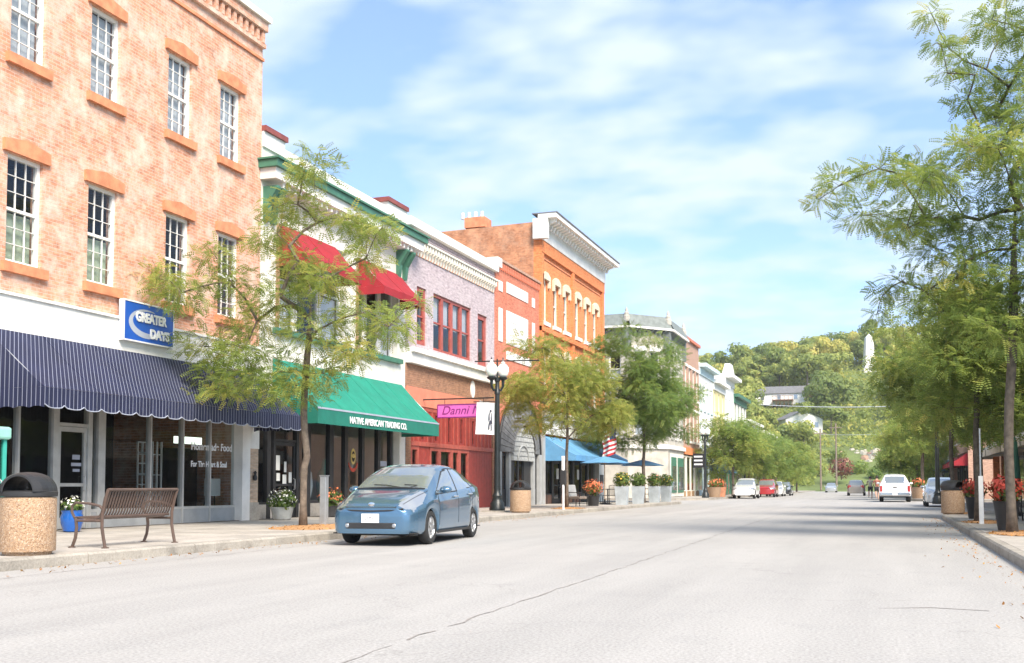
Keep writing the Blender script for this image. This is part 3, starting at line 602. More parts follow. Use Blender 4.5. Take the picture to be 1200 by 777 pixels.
build('swoosh',mb,'sign_silver',sg)
text('lettering','GREATER',.29,sg,'sign_white',(-15.785,19.56,4.76),(0,1,0),(0,0,1),.86,ext=.012,bold=.012); text('lettering','DAYS',.29,sg,'sign_white',(-15.785,20.05,4.42),(0,1,0),(0,0,1),.95,ext=.012,bold=.012)

# ================================================================ 2  cream building with green cornice
b2=thing('cream_building','cream two storey building with green cornice, red window awnings and green shop awning','building',(-16,29.5,0))
H2=[(25.65,29.75,5.45,8.4),(30.4,33.5,5.45,8.4)]
shell(b2,FL,24.86,34.14,3.35,10.35,15,'cream_paint','cream_paint',H2)
for (a,b,c,d) in H2:
    k=3; w=(b-a)/k
    for i in range(k): window(b2,FL,a+w*i+.02,a+w*(i+1)-.02,c,d,1,1,'white_paint',n=-.24,panes='one',fw=.09,blind=None,lowblind='window_pane_white' if i!=1 else None)
    cbox(b2,'window_sill',FL,'green_trim',a-.15,b+.15,-.02,.16,c-.16,c-.004)
    cbox(b2,'reveal_post',FL,'wood_slats',a+.001,a+.16,-.14,.03,c,d-.002)
    awning(b2,FL,a+.12,b-(.75 if a<26 else -.1),.02,.95,d+.02,d-.95,d-1.2,'red_canvas',sag=.05)
cbox(b2,'cornice',FL,'green_trim',24.7,34.75,.0,.60,9.72,9.92); cbox(b2,'cornice_soffit',FL,'white_paint',24.8,34.6,.0,.50,9.42,9.719); cbox(b2,'cornice_cap',FL,'green_trim',24.65,34.8,.0,.66,9.921,9.97)
mb=MB(FL); mb.box(0,.09,.0,.42,9.27,9.418); repeat('modillion',mb,'white_paint',b2,[(0,25.3+.3*i,0) for i in range(29)])
mb=MB(FL)
mb.prism([(0,8.3),(.10,8.3),(.16,8.75),(.44,9.2),(.44,9.26),(0,9.26)],0,0,.2); repeat('bracket',mb,'green_trim',b2,[(0,u,0) for u in (24.95,25.3,33.35,33.85)])
cbox(b2,'parapet_pier',FL,'white_paint',24.87,25.95,-.6,.06,10.351,10.78); cbox(b2,'parapet_cap',FL,'dark_maroon',24.86,26.02,-.65,.13,10.781,10.93)
cbox(b2,'parapet_pier',FL,'white_paint',32.6,34.12,-.6,.06,10.351,10.78); cbox(b2,'parapet_cap',FL,'dark_maroon',32.5,34.13,-.65,.13,10.781,10.93)
cbox(b2,'parapet',FL,'white_paint',25.95,32.6,-.3,.03,10.351,10.60)
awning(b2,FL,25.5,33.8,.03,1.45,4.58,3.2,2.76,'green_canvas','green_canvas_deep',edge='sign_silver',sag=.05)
cbox(b2,'fascia',FL,'cream_paint',24.9,34.1,.003,.03,3.2,3.6)
t_=text('awning_lettering','NATIVE AMERICAN TRADING CO.',.27,b2,'sign_white',(-14.53,27.3,2.86),(0,1,0),(0,0,1),.93,ext=.006,bold=.006)
M2=[(25.62,.18),(25.9,.10),(27.15,.14),(27.75,.26),(29.15,.26),(30.1,.2),(31.25,.18),(32.4,.18),(33.35,.16)]
S2=shopfront(b2,FL,24.95,33.65,3.3,M2,.55,'black_metal','concrete',n=-.2,door={2:'black_metal'})
cbox(b2,'pilaster',FL,'white_stone',33.65,34.12,-.3,.03,1.5,3.3); cbox(b2,'pilaster_base',FL,'brick_tan',33.65,34.12,-.3,.032,.15,1.499)
for u,z,w,h in ((26.05,1.5,.22,.42),(26.1,1.2,.18,.22),(26.42,1.08,.2,.3),(26.75,1.15,.16,.3),(26.5,1.45,.12,.3)): cbox(S2,'paper_notice',FL,'paper',u,u+w,-.19,-.186,z,z+h)
cbox(S2,'open_card',FL,'sign_silver',32.6,33.1,-.19,-.186,1.72,1.9)
mb=MB(FL)
pt=[(30.65+.17*math.cos(2*PI*i/24),2.0+.26*math.sin(2*PI*i/24)) for i in range(24)]; mb.prism(pt,1,-.19,-.18); E_=build('gold_emblem',mb,'gold_paint',S2)
mb=MB(FL); pt=[(30.65+.10*math.cos(2*PI*i/24),2.0+.17*math.sin(2*PI*i/24)) for i in range(24)]; mb.prism(pt,1,-.179,-.175); build('emblem_centre',mb,'interior_dark',S2)
mb=MB(FL); pt=[(30.65+.11*math.cos(2*PI*i/24),2.02+.07*math.sin(2*PI*i/24)) for i in range(24)]; mb.prism(pt,1,-.174,-.17); build('emblem_figure',mb,'gold_paint',S2)
mb=MB(FL); pt=[(30.65+.34*math.cos(R(200+140*i/10)),1.92+.42*math.sin(R(200+140*i/10))) for i in range(11)]+[(30.65+.3*math.cos(R(340-140*i/10)),1.92+.30*math.sin(R(340-140*i/10))) for i in range(11)]; mb.prism(pt,1,-.19,-.182); build('emblem_ribbon',mb,'flower_red',S2)
for i,(u,mt) in enumerate(((28.5,'window_pane_white'),(29.7,'teal_pale'),(31.8,'wood_slats'),(24.95+.3,'terracotta'))):
    r=thing('shop_display',['pale draped cloth in the window by the trunk','teal garment on a stand in the window','brown hides hung in the far window','rust backdrop board in the narrow first window'][i],'display',(-16.7,u,.16))
    mb=MB(); mb.lathe([(.16,.0),(.03,.03),(.03,.5),(.2,.55),(.26,.9),(.22,1.3),(.1,1.45),(.06,1.7),(.01,1.75)],(-16.7,u),10,.16); build('stand',mb,mt,r,True)

# ================================================================ 3  mauve building with red shop front
b3=thing('mauve_building','mauve brick building with cream corbels and dark red timber shop front','building',(-16,38.6,0))
H3=[(36.6,40.45,6.15,8.32),(41.2,42.3,6.1,8.25),(35.1,35.95,6.2,8.32)]
shell(b3,FL,34.15,43.2,5.4,10.35,15,'brick_mauve','brick_mauve',H3)
for i in range(4): window(b3,FL,36.6+.9625*i,36.6+.9625*(i+1),6.15,8.32,1,1,'red_trim',n=-.1,panes='one',fw=.11,lowblind='window_pane_white',blind='blind_grey')  # pale sheets behind these panes stand in for the white reflection
window(b3,FL,41.2,42.3,6.1,8.25,1,1,'red_trim',n=-.1,panes='one',fw=.2); window(b3,FL,35.1,35.95,6.2,8.32,1,1,'red_trim',n=-.1,panes='one',fw=.16)
cbox(b3,'coping',FL,'white_paint',34.16,43.25,-.35,.2,10.351,10.66); cbox(b3,'pilaster',FL,'brick_mauve',34.16,34.5,.0,.08,6.0,9.4)
mb=MB(FL); mb.prism([(0,9.42),(.05,9.42),(.09,9.6),(.2,9.68),(.2,9.9),(0,9.9)],0,0,.13); repeat('corbel',mb,'cream_paint',b3,[(0,34.5+.262*i,0) for i in range(33)])
cbox(b3,'corbel_shelf',FL,'cream_paint',34.4,43.15,.0,.24,9.901,9.97); cbox(b3,'corbel_backing',FL,'sandstone_red',34.4,43.15,.002,.02,9.42,9.9)
mb=MB(FL)
for row in range(3):
    for i in range(54): u=34.6+.158*i+(.08 if row%2 else 0); mb.box(u,u+.09,.0,.035,10.02+.1*row,10.075+.1*row)
o=build('lattice_brick',mb,'brick_mauve',b3); o['kind']='stuff'
cbox(b3,'ledge',FL,'white_stone',34.16,43.19,.0,.22,5.42,5.8); cbox(b3,'ledge_cap',FL,'white_stone',34.16,43.2,.0,.34,5.801,5.97)
mb=MB(FL); mb.wall(34.16,43.19,4.6,5.41,.02,.3,[]); build('brick_band',mb,'brick_brown',b3)
cbox(b3,'sign_board',FL,'salmon_board',34.2,41.3,-.02,.05,3.95,4.6); cbox(b3,'sign_board',FL,'white_paint',41.3,43.1,-.02,.05,3.95,4.6)
mb=MB(FL); pt=[(40.55+.22*math.cos(2*PI*i/20),5.0+.36*math.sin(2*PI*i/20)) for i in range(20)]; mb.prism(pt,1,.02,.06); build('oval_plaque',mb,'white_paint',b3)
RF=cbox(b3,'front_frame',FL,'red_trim',34.6,42.9,-.1,.02,3.8,3.948)
cbox(b3,'rail',FL,'red_trim',34.55,42.9,-.08,.06,2.5,2.66); cbox(b3,'base_rail',FL,'red_paint',34.55,42.9,-.08,.04,.15,.45)
cbox(b3,'end_pier',FL,'brick_brown',34.16,34.55,-.1,.04,.15,3.94); cbox(b3,'end_pier',FL,'brick_brown',42.9,43.19,-.1,.04,.15,3.94)
# upper tier: boards with slot windows; lower tier: windows, doors and a boarded wing
u=34.6; k=0
while u<42.85:
    w=min(.42,42.88-u)
    if k%3==2 and u<41.6:
        cbox(b3,'slot_window',FL,'shop_glass',u+.1,u+w-.1,-.05,-.04,2.75,3.7); cbox(b3,'slot_backing',FL,'interior_dark',u+.05,u+w-.05,-.5,-.48,2.7,3.78)
        mb=MB(FL); mb.box(u,u+.1,-.06,.01,2.66,3.8).box(u+w-.1,u+w-.003,-.06,.01,2.66,3.8).box(u+.1,u+w-.1,-.06,.01,2.66,2.75).box(u+.1,u+w-.1,-.06,.01,3.7,3.8); build('slot_frame',mb,'red_paint',b3)
    else:
        cbox(b3,'board',FL,'red_paint',u+.004,u+w-.004,-.06,.0,2.66,3.8); cbox(b3,'batten',FL,'red_trim',u+w/2-.03,u+w/2+.03,-.0,.035,2.66,3.8)
    u+=w; k+=1
for i in range(9):
    u=40.2+.3*i; cbox(b3,'board',FL,'red_paint',u+.004,u+.296,-.06,.0,.45,2.5)
for (a,b,kd) in ((34.6,35.3,'w'),(35.3,36.3,'b'),(36.3,37.2,'w'),(37.2,38.4,'d'),(38.4,39.2,'w'),(39.2,40.2,'w')):
    if kd=='b':
        for i in range(3): cbox(b3,'board',FL,'red_paint',a+(b-a)*i/3+.004,a+(b-a)*(i+1)/3-.004,-.06,.0,.45,2.5)
        continue
    z0={'w':1.1,'d':.5}[kd]; mb=MB(FL); f=.13
    mb.box(a,a+f,-.08,.02,.45,2.5).box(b-f,b,-.08,.02,.45,2.5).box(a+f,b-f,-.08,.02,2.36,2.5).box(a+f,b-f,-.08,.02,z0-.12,z0)
    W=build('window' if kd=='w' else 'door',mb,'red_trim',b3)
    if kd=='w': cbox(W,'apron',FL,'red_paint',a+f,b-f,-.07,-.01,.45,z0-.12)
    mb=MB(FL); mb.quad((a+f,-.04,z0),(b-f,-.04,z0),(b-f,-.04,2.36),(a+f,-.04,2.36)); build('pane',mb,'shop_glass',W)
    cbox(W,'curtain_backing',FL,'curtain_green' if a<35 else 'interior_dark',a+f,b-f,-.2,-.18,z0,2.36)  # all but the green one are near-black sheets painting the room's darkness
# ================================================================ 4  low red building with grey arched front
b4=thing('red_building','low red brick building with bricked up white windows above a grey arched front','building',(-16,46.4,0))
shell(b4,FL,43.22,49.55,3.3,10.95,15,'brick_red','brick_red',[])
for a,b,c,d in ((44.75,47.75,9.72,10.22),(44.72,47.75,7.42,8.92),(43.72,44.2,9.65,10.1),(48.4,48.8,9.65,10.1),(43.72,44.2,7.42,8.9),(48.4,48.8,7.42,8.9)):
    mb=MB(FL); mb.box(a,b,.002,.03,c,d); W=build('blocked_window',mb,'white_paint',b4)
    if b-a>2 and d-c>1:
        for i in range(7): cbox(W,'siding_board',FL,'white_stone',a+.06,b-.06,.03,.045,c+.04+.2*i,c+.2+.2*i)
cbox(b4,'stone_tablet',FL,'white_stone',44.72,48.2,.002,.04,6.72,7.1)
mb=MB(FL); mb.box(0,.10,.0,.09,10.62,10.9); repeat('corbel',mb,'brick_red',b4,[(0,43.3+.24*i,0) for i in range(26)])
cbox(b4,'coping',FL,'brick_dusky',43.23,49.54,-.34,.12,10.951,11.06)
cbox(b4,'corner_block',FL,'white_paint',43.1,43.6,-.5,.22,10.6,11.0)
ac,az=46.55,2.55
def ring(r0x,r0z,r1x,r1z,a0,a1): return [(ac+r0x*math.cos(R(a0)),az+r0z*math.sin(R(a0))),(ac+r1x*math.cos(R(a0)),az+r1z*math.sin(R(a0))),(ac+r1x*math.cos(R(a1)),az+r1z*math.sin(R(a1))),(ac+r0x*math.cos(R(a1)),az+r0z*math.sin(R(a1)))]
NB=26
for i in range(NB):
    a0,a1=180*i/NB+.35,180*(i+1)/NB-.35
    mb=MB(FL); q=ring(1.55,1.28,2.9,2.62,a0,a1); nn=[.06,.30,.30,.06]; z_=[0,0,0,0]
    # fan boards lean outwards like a hood
    k=mb.P((q[0][0],.30,q[0][1]),(q[1][0],.06,q[1][1]),(q[2][0],.06,q[2][1]),(q[3][0],.30,q[3][1]),(q[0][0],.26,q[0][1]),(q[1][0],.02,q[1][1]),(q[2][0],.02,q[2][1]),(q[3][0],.26,q[3][1]))
    mb.f+=[(k,k+1,k+2,k+3),(k+4,k+7,k+6,k+5),(k,k+4,k+5,k+1),(k+1,k+5,k+6,k+2),(k+2,k+6,k+7,k+3),(k+3,k+7,k+4,k)]; build('fan_board',mb,'slate_grey',b4)
mb=MB(FL); mb.tube([(ac+2.95*math.cos(R(180*i/30)),.08,az+2.67*math.sin(R(180*i/30))) for i in range(31)],.06,6); build('arch_rim',mb,'black_metal',b4)
# shingled tympanum
for row in range(7):
    z0=az-.35+.22*row
    hw=1.5*math.sqrt(max(0,1-((z0-az)/1.3)**2)) if z0>az else 1.52
    if hw<.3: continue
    n=max(1,round(2*hw/.3))
    for i in range(n):
        a=ac-hw+2*hw*i/n; mb=MB(FL); mb.prism([(.20+.0,z0),(.245,z0),(.21,z0+.25),(.19,z0+.25)],0,a+.006,a+2*hw/n-.006); build('shingle',mb,'shingle_grey',b4)
cbox(b4,'tympanum',FL,'shingle_grey',44.95,48.15,.05,.19,2.2,2.56); 
mb=MB(FL); mb.prism([(ac+1.5*math.cos(R(180*i/20)),az+1.25*math.sin(R(180*i/20))) for i in range(21)],1,.05,.185); build('tympanum',mb,'shingle_grey',b4)
cbox(b4,'front_panel',FL,'slate_grey',43.3,49.5,-.05,.02,2.56,3.31)
for a,b in ((43.3,43.75),(44.7,44.95),(48.1,48.4),(49.1,49.5)): cbox(b4,'post',FL,'grey_paint',a,b,-.05,.16,.15,2.55)
for i,(a,b) in enumerate(((43.75,44.7),(45.7,46.4),(46.4,47.1),(48.4,49.1))):
    mb=MB(FL); f=.1; mb.box(a,a+f,-.06,.0,.15,2.5).box(b-f,b,-.06,.0,.15,2.5).box(a+f,b-f,-.06,.0,2.38,2.5).box(a+f,b-f,-.06,.0,.15,.5 if i in(1,2) else .9)
    W=build('door' if i in(1,2) else 'window',mb,'black_metal',b4); mb=MB(FL); mb.quad((a+f,-.03,.5),(b-f,-.03,.5),(b-f,-.03,2.38),(a+f,-.03,2.38)); build('pane',mb,'shop_glass',W)
for a,b in ((44.95,45.7),(47.1,48.1)): cbox(b4,'side_panel',FL,'plastic_black',a,b,-.04,.03,.15,2.5)
mb=MB(FL); mb.prism([(46.4+.72*math.cos(R(180*i/14)),2.25+.62*math.sin(R(180*i/14))) for i in range(15)],1,.19,.215); build('fanlight',mb,'interior_dark',b4)
mb=MB(FL); mb.tube([(46.4+.74*math.cos(R(180*i/14)),.25,2.25+.64*math.sin(R(180*i/14))) for i in range(15)],.04,6); build('fanlight_rim',mb,'shingle_grey',b4)
# hanging flower basket on a bracket
hb=thing('hanging_basket','basket of orange red flowers hanging from a bracket on the red wall','basket',(-15.2,47.8,5.4))
mb=MB(); mb.tube([(-15.96,46.6,5.75),(-15.6,47.0,5.95),(-15.2,47.5,5.85),(-15.15,47.8,5.75)],.025,6).tube([(-15.15,47.8,5.75),(-15.15,47.8,5.4)],.008,4); build('bracket',mb,'black_metal',hb)
mb=MB(); mb.lathe([(.02,0),(.2,.05),(.3,.2),(.32,.3)],(-15.15,47.8),14,4.9); build('bowl',mb,'wicker',hb,True)
# ================================================================ 5  orange building with white cornice
b5=thing('orange_building','three storey orange brick building with heavy white bracketed cornice','building',(-16,55.8,0))
W5=[(50.05,50.9),(51.9,52.75),(53.75,54.6),(55.95,56.8),(57.85,58.7),(59.75,60.6)]
holes=[(a,b,9.22,11.35) for a,b in W5]+[(a,b,5.55,7.75) for a,b in W5]
shell(b5,FL,49.58,61.95,3.6,14.1,17,'brick_orange','brick_old',holes,sidetop=.35)
for a,b in W5:
    for (c,d) in ((9.22,11.35),(5.55,7.75)):
        W=window(b5,FL,a,b,c,d,1,1,'cream_paint',n=-.14,panes='one',blind=None,lowblind='blind_grey')
        mb=MB(FL); um=(a+b)/2
        mb.prism([(a-.2,d-.35),(a-.03,d-.35),(a-.03,d+.003),(b+.03,d+.003),(b+.03,d-.35),(b+.2,d-.35),(b+.2,d+.2),(um+.2,d+.38),(um-.2,d+.38),(a-.2,d+.2)],1,.002,.12); build('hood',mb,'hood_stone',W)
        cbox(W,'sill',FL,'white_stone',a-.16,b+.16,-.02,.14,c-.2,c-.004)
for a,b in ((49.59,49.98),(55.1,55.5),(61.5,61.94)): cbox(b5,'pilaster',FL,'brick_orange',a,b,.0,.12,3.6,12.6)
cbox(b5,'belt_course',FL,'brick_orange',49.59,61.94,.0,.17,8.68,8.92); cbox(b5,'frieze_band',FL,'brick_orange',49.59,61.94,.0,.14,12.601,13.2)
cbox(b5,'recess_shadow_strip',FL,'sandstone_red',50.0,61.4,.002,.04,12.35,12.42)  # thin red strip standing in for the shadow line under the frieze
cbox(b5,'cornice_frieze',FL,'white_paint',49.56,61.98,.0,.18,13.201,13.95); cbox(b5,'cornice_crown',FL,'white_paint',49.35,62.3,.0,.95,14.2,14.42)
cbox(b5,'cornice_bed',FL,'white_paint',49.5,62.1,.0,.32,13.951,14.199); cbox(b5,'cornice_top',FL,'roof_grey',49.33,62.32,-.3,1.0,14.421,14.47)
mb=MB(FL); mb.prism([(0.32,13.75),(.42,13.75),(.5,13.95),(.82,14.05),(.82,14.198),(.32,14.198)],0,0,.16); repeat('bracket',mb,'white_stone',b5,[(0,49.7+.47*i,0) for i in range(26)])
cbox(b5,'cornice_end',FL,'white_paint',49.30,49.57,-.25,.5,13.2,14.198)
mb=MB(); mb.box(-20.0,-18.9,49.62,50.6,14.1,14.62); build('chimney_block',mb,'sandstone_red',b5)
mb=MB()
for i in range(4): mb.tube([(-20.2+.35*i,49.9,14.62),(-20.2+.35*i,49.9,14.95)],.09,7)
build('chimney_pots',mb,'white_stone',b5)
cbox(b5,'shop_cornice',FL,'cream_paint',49.6,61.93,.0,.4,4.5,4.75); cbox(b5,'shop_frieze',FL,'white_stone',49.6,61.93,.0,.15,3.62,4.499)
awning(b5,FL,49.9,60.9,.1,1.75,3.5,2.55,2.28,'blue_canvas',sag=.05)
cbox(b5,'corner_column',FL,'grey_paint',49.58,49.9,-.1,.2,.15,3.6)
S5=shopfront(b5,FL,49.9,60.8,3.5,[(51.2,.12),(52.2,.3),(53.6,.1),(54.7,.12),(56.0,.35),(57.6,.1),(59.0,.3)],.6,'black_metal','siding_brown',n=-.2,door={2:'black_metal',6:'black_metal'})
cbox(b5,'corner_pier',FL,'cream_paint',60.8,61.94,-.3,.05,.15,3.6); cbox(b5,'menu_board',FL,'plastic_black',61.0,61.7,.05,.09,1.2,1.7)
for u in (53.0,56.9): cbox(S5,'poster',FL,'paper',u,u+.4,-.19,-.185,1.4,1.95)
# ================================================================ 6  grey stone corner building with slate cornice
b6=thing('corner_building','pale stone corner building with canted corner and grey green slate cornice','building',(-18,84,0))
FS=frame(-30,79,90); FC=frame(-18.5,79,math.degrees(math.atan2(2.5,3.0)))   # south face (u=+X), canted corner
cl=math.hypot(2.5,3.0)
hS=[(8.6,9.5,8.6,11.3),(10.1,11.0,8.6,11.3),(8.6,9.5,4.8,7.4),(10.1,11.0,4.8,7.4),(6.2,7.1,8.6,11.3),(6.2,7.1,4.8,7.4)]
hC=[(.75,1.65,8.6,11.4),(2.25,3.15,8.6,11.4),(.75,1.65,4.9,7.5),(2.25,3.15,4.9,7.5)]
hE=[(83.2,84.1,8.6,11.4),(84.9,85.8,8.6,11.4),(86.7,87.6,8.6,11.4),(83.2,84.1,4.9,7.5),(84.9,85.8,4.9,7.5),(86.7,87.6,4.9,7.5)]
for fr,a,b,hh in ((FS,0,11.5,hS),(FC,0,cl,hC),(FL,82,88.7,hE)):
    mb=MB(fr); mb.wall(a,b,.0,12.9,0,.3,hh); build('wall',mb,'limestone_grey',b6)
    for (u0,u1,z0,z1) in hh:
        W=window(b6,fr,u0,u1,z0,z1,1,1,'white_paint',n=-.14,panes='one',lowblind='blind_grey'); 
        mb=MB(fr); mb.box(u0-.15,u1+.15,.002,.12,z1+.004,z1+.35).box(u0-.1,u1+.1,.002,.1,z0-.2,z0-.004); build('trim',mb,'white_stone',W)
    mb=MB(fr); mb.box(a+.01,b-.01,.001,.12,7.95,8.15).box(a+.01,b-.01,.001,.2,3.9,4.2); build('string_course',mb,'white_stone',b6)
    mb=MB(fr); mb.box(a-.1,b+.1,.0,.55,13.05,13.2); build('cornice_shelf',mb,'white_stone',b6)
    mb=MB(fr); k=mb.P((a-.1,.55,13.201),(b+.1,.55,13.201),(b-.05,.05,14.15),(a+.05,.05,14.15),(a+.05,-.5,14.15),(b-.05,-.5,14.15)); mb.f+=[(k,k+1,k+2,k+3),(k+3,k+2,k+5,k+4)]; build('slate_skirt',mb,'green_grey_slate',b6)
    n=int((b-a)/.42); mb=MB(fr); mb.prism([(0,12.6),(.1,12.6),(.18,12.85),(.42,12.95),(.42,13.048),(0,13.048)],0,0,.16)
    k=0
    for i in range(n):
        q=MB(fr); q.prism([(0.001,12.6),(.1,12.6),(.18,12.85),(.42,12.95),(.42,13.048),(0.001,13.048)],0,a+.15+(b-a-.3)*i/n,a+.15+(b-a-.3)*i/n+.16); build('bracket',q,'green_grey_slate',b6)
for x,y in ((-18.5,79),(-16,82),(-16,88.6),(-24.5,79)):
    mb=MB(); mb.lathe([(.26,0),(.26,.4),(.18,.48),(.2,.65),(.1,.75),(.12,.9),(.04,1.05),(.01,1.15)],(x+(.1 if x>-17 else 0),y-.1),8,13.55); build('finial',mb,'limestone_grey',b6,True)
    mb=MB(); mb.box(x-.28,x+.28,y-.3,y+.25,11.4,13.04); build('corner_bracket',mb,'green_grey_slate',b6)
mb=MB(); k=mb.P((-30,79.3,14.0),(-18.6,79.3,14.0),(-16.3,82.1,14.0),(-16.3,88.6,14.0),(-30,88.6,14.0)); mb.f.append((k,k+1,k+2,k+3,k+4)); build('roof',mb,'tar_roof',b6)
mb=MB(FL); mb.box(82.6,88.3,.02,.06,.2,3.6); build('shop_panel',mb,'cream_paint',b6)
for a,b in ((82.9,84.9),(85.6,88.0)): 
    W=cbox(b6,'shop_window',FL,'green_trim',a,b,.06,.12,.5,3.3); cbox(W,'pane',FL,'car_glass',a+.12,b-.12,.1,.125,.7,2.6)
# ================================================================ 7  red brick gable building
b7=thing('dusky_brick_building','dusky red brick building with tall pale windows beside the stone corner building','building',(-16,92.6,0))
hh=[(89.6+1.9*i,90.6+1.9*i,z,z+2.6) for i in range(4) for z in (4.9,8.6)]
shell(b7,FL,88.72,96.7,3.7,13.5,14,'brick_dusky','brick_dusky',hh)
for h in hh: window(b7,FL,*h,1,1,'cream_paint',n=-.12,panes='one',sill='white_stone',lintel='white_stone',lowblind='blind_grey')
cbox(b7,'coping',FL,'brick_red',88.73,96.69,-.3,.2,13.501,13.75); cbox(b7,'band',FL,'brick_orange',88.73,96.69,.0,.1,3.7,4.3)
shopfront(b7,FL,88.9,96.5,3.6,[(90.2,.5),(92.4,.25),(94.4,.5)],.6,'cream_paint','wood_slats',n=-.1)
# ================================================================ 8  pale painted row and beyond
def far_front(name,label,u0,u1,h,wm,tm,storeys,nw,awn=None,shopm='cream_paint',cor=.5,gable=False):
    B=thing(name,label,'building',(-16,(u0+u1)/2,0)); L=u1-u0; hs=[]
    for s in range(storeys):
        z=4.6+3.5*s
        for i in range(nw):
            c=u0+L*(i+.5)/nw; hs.append((c-.5,c+.5,z,z+2.2))
    shell(B,FL,u0,u1,3.6,h,13,wm,wm,hs)
    for q in hs: window(B,FL,*q,1,1,tm,n=-.12,panes='one',lowblind='blind_grey',sill=tm)
    cbox(B,'cornice',FL,tm,u0-.05,u1+.05,.0,cor,h-.45,h-.1); cbox(B,'cornice_frieze',FL,tm,u0,u1,.0,.12,h-1.1,h-.451); cbox(B,'shop_cornice',FL,tm,u0+.02,u1-.02,.0,.3,3.4,3.75)
    shopfront(B,FL,u0+.1,u1-.1,3.4,[(u0+L*.3,.15),(u0+L*.45,.15),(u0+L*.7,.15)],.6,shopm,shopm,n=-.12,door={1:'siding_brown'})
    if awn: awning(B,FL,u0+.3,u1-.3,.02,1.3,3.3,2.6,2.35,awn)
    if gable:
        mb=MB(FL); mb.prism([(u0+.3,h-.05),(u1-.3,h-.05),((u0+u1)/2+1,h+1.3),((u0+u1)/2-1,h+1.3)],1,-.3,.25); build('pediment',mb,tm,B)
    return B
far_front('white_shop_building','white building with pale blue trim next to the dusky brick one',96.72,105,12.3,'siding_white','pale_blue_paint',2,4,None,'pale_blue_paint',.7)
far_front('yellow_shop_building','pale yellow building with white cornice and a shop awning',105.02,113,11.6,'yellow_paint','siding_white',2,3,'blue_canvas','siding_white',.6)
far_front('white_cornice_building','tall white building with stepped cornice above the roadside trees',113.02,120,12.9,'siding_white','siding_white',2,3,None,'green_trim',.9,True)
far_front('cream_green_building','cream building with green trimmed cornice behind the parked cars',120.02,131,11.4,'cream_paint','green_trim',2,4,'green_canvas','cream_paint',.6)
far_front('brick_shop_building','brown brick shop building far down the left side',131.02,146,9.2,'brick_dusky','white_stone',1,5,'red_canvas','white_stone',.5)
far_front('stone_shop_building','last pale stone shop building before the wooded hill',146.02,165,8.6,'limestone_grey','white_stone',1,6,None,'siding_brown',.5)
# ================================================================ right row
def right_front(name,label,u0,u1,h,wm,tm,X,nw,awn,pier=None,depth=16):
    FRr=lambda p:(X-p[1],p[0],p[2])
    B=thing(name,label,'building',(X,(u0+u1)/2,0)); L=u1-u0; hs=[]
    for i in range(nw):
        c=u0+L*(i+.5)/nw; hs.append((c-.5,c+.5,4.5,6.4))
    if h<7: hs=[]
    shell(B,FRr,u0,u1,3.5,h,depth,wm,wm,hs)
    for q in hs: window(B,FRr,*q,1,1,tm,n=-.12,panes='one',lowblind='blind_grey',sill=tm)
    cbox(B,'cornice',FRr,tm,u0-.05,u1+.05,.0,.35,h-.4,h-.05)
    ms=[(u0+L*k/7,.14) for k in range(1,7)]
    shopfront(B,FRr,u0+.4,u1-.4,3.3,ms,.6,'black_metal','siding_brown',n=-.15,door={2:'black_metal',5:'black_metal'})
    for a,b in ((u0,u0+.4),(u1-.4,u1)): cbox(B,'pier',FRr,pier or wm,a+.003,b,-.2,.1,.15,3.5)
    if awn:
        k=max(1,int(L/7))
        for i in range(k): awning(B,FRr,u0+L*i/k+.3,u0+L*(i+1)/k-.3,.1,1.0,3.35,2.75,2.45,awn)
    return B
right_front('brick_store_building','brick store with beige awnings behind the right hand trees',20,62,4.9,'brick_tan','beige_canvas',5.4,8,'beige_canvas','brick_orange')
right_front('red_awning_building','dark fronted store with a red awning past the right crossing',80,98,7.5,'brick_dusky','white_stone',5.4,5,'red_canvas')
right_front('cream_store_building','cream store far down the right side behind the pickup',98.02,125,6.8,'cream_paint','white_stone',5.4,6,'blue_canvas')
right_front('brown_store_building','brown brick store farthest down the right side',125.02,160,7.6,'brick_brown','white_stone',5.4,7,None)
# ================================================================ STREET FURNITURE
def leafball(name,parent,c,r,n,size,mat,seed,flat=.8,spread_up=0,quad=True):
    g=np.random.default_rng(seed); d=g.normal(size=(n,3)); d/=np.linalg.norm(d,axis=1)[:,None]; rad=g.random(n)**.4
    p=d*rad[:,None]*np.array([r,r,r*flat]); p[:,2]=np.abs(p[:,2]) if spread_up else p[:,2]; p+=np.array(c)
    o=leaf_quads(name,parent,p,d,size,mat,g); o['kind']='stuff'; return o
def leaf_quads(name,parent,p,d,size,mat,g,tintbase=None):
    n=len(p); a=g.normal(size=(n,3)); a-=d*(a*d).sum(1)[:,None]*.6; a/=np.linalg.norm(a,axis=1)[:,None]
    b=np.cross(d,a); b/=np.maximum(np.linalg.norm(b,axis=1)[:,None],1e-6); s=size*(.6+.8*g.random(n))[:,None]
    V=np.stack([p-a*s,p-b*s*.5,p+a*s,p+b*s*.5],1).reshape(-1,3)
    bs=np.array(BASE[parent.name]) if parent else np.zeros(3); V=V-bs
    t=np.clip(g.normal(.45,.22,n),0,1) if tintbase is None else np.clip(tintbase,0,1)
    return np_mesh(name,V,4,np.repeat(t,4),parent,mat)
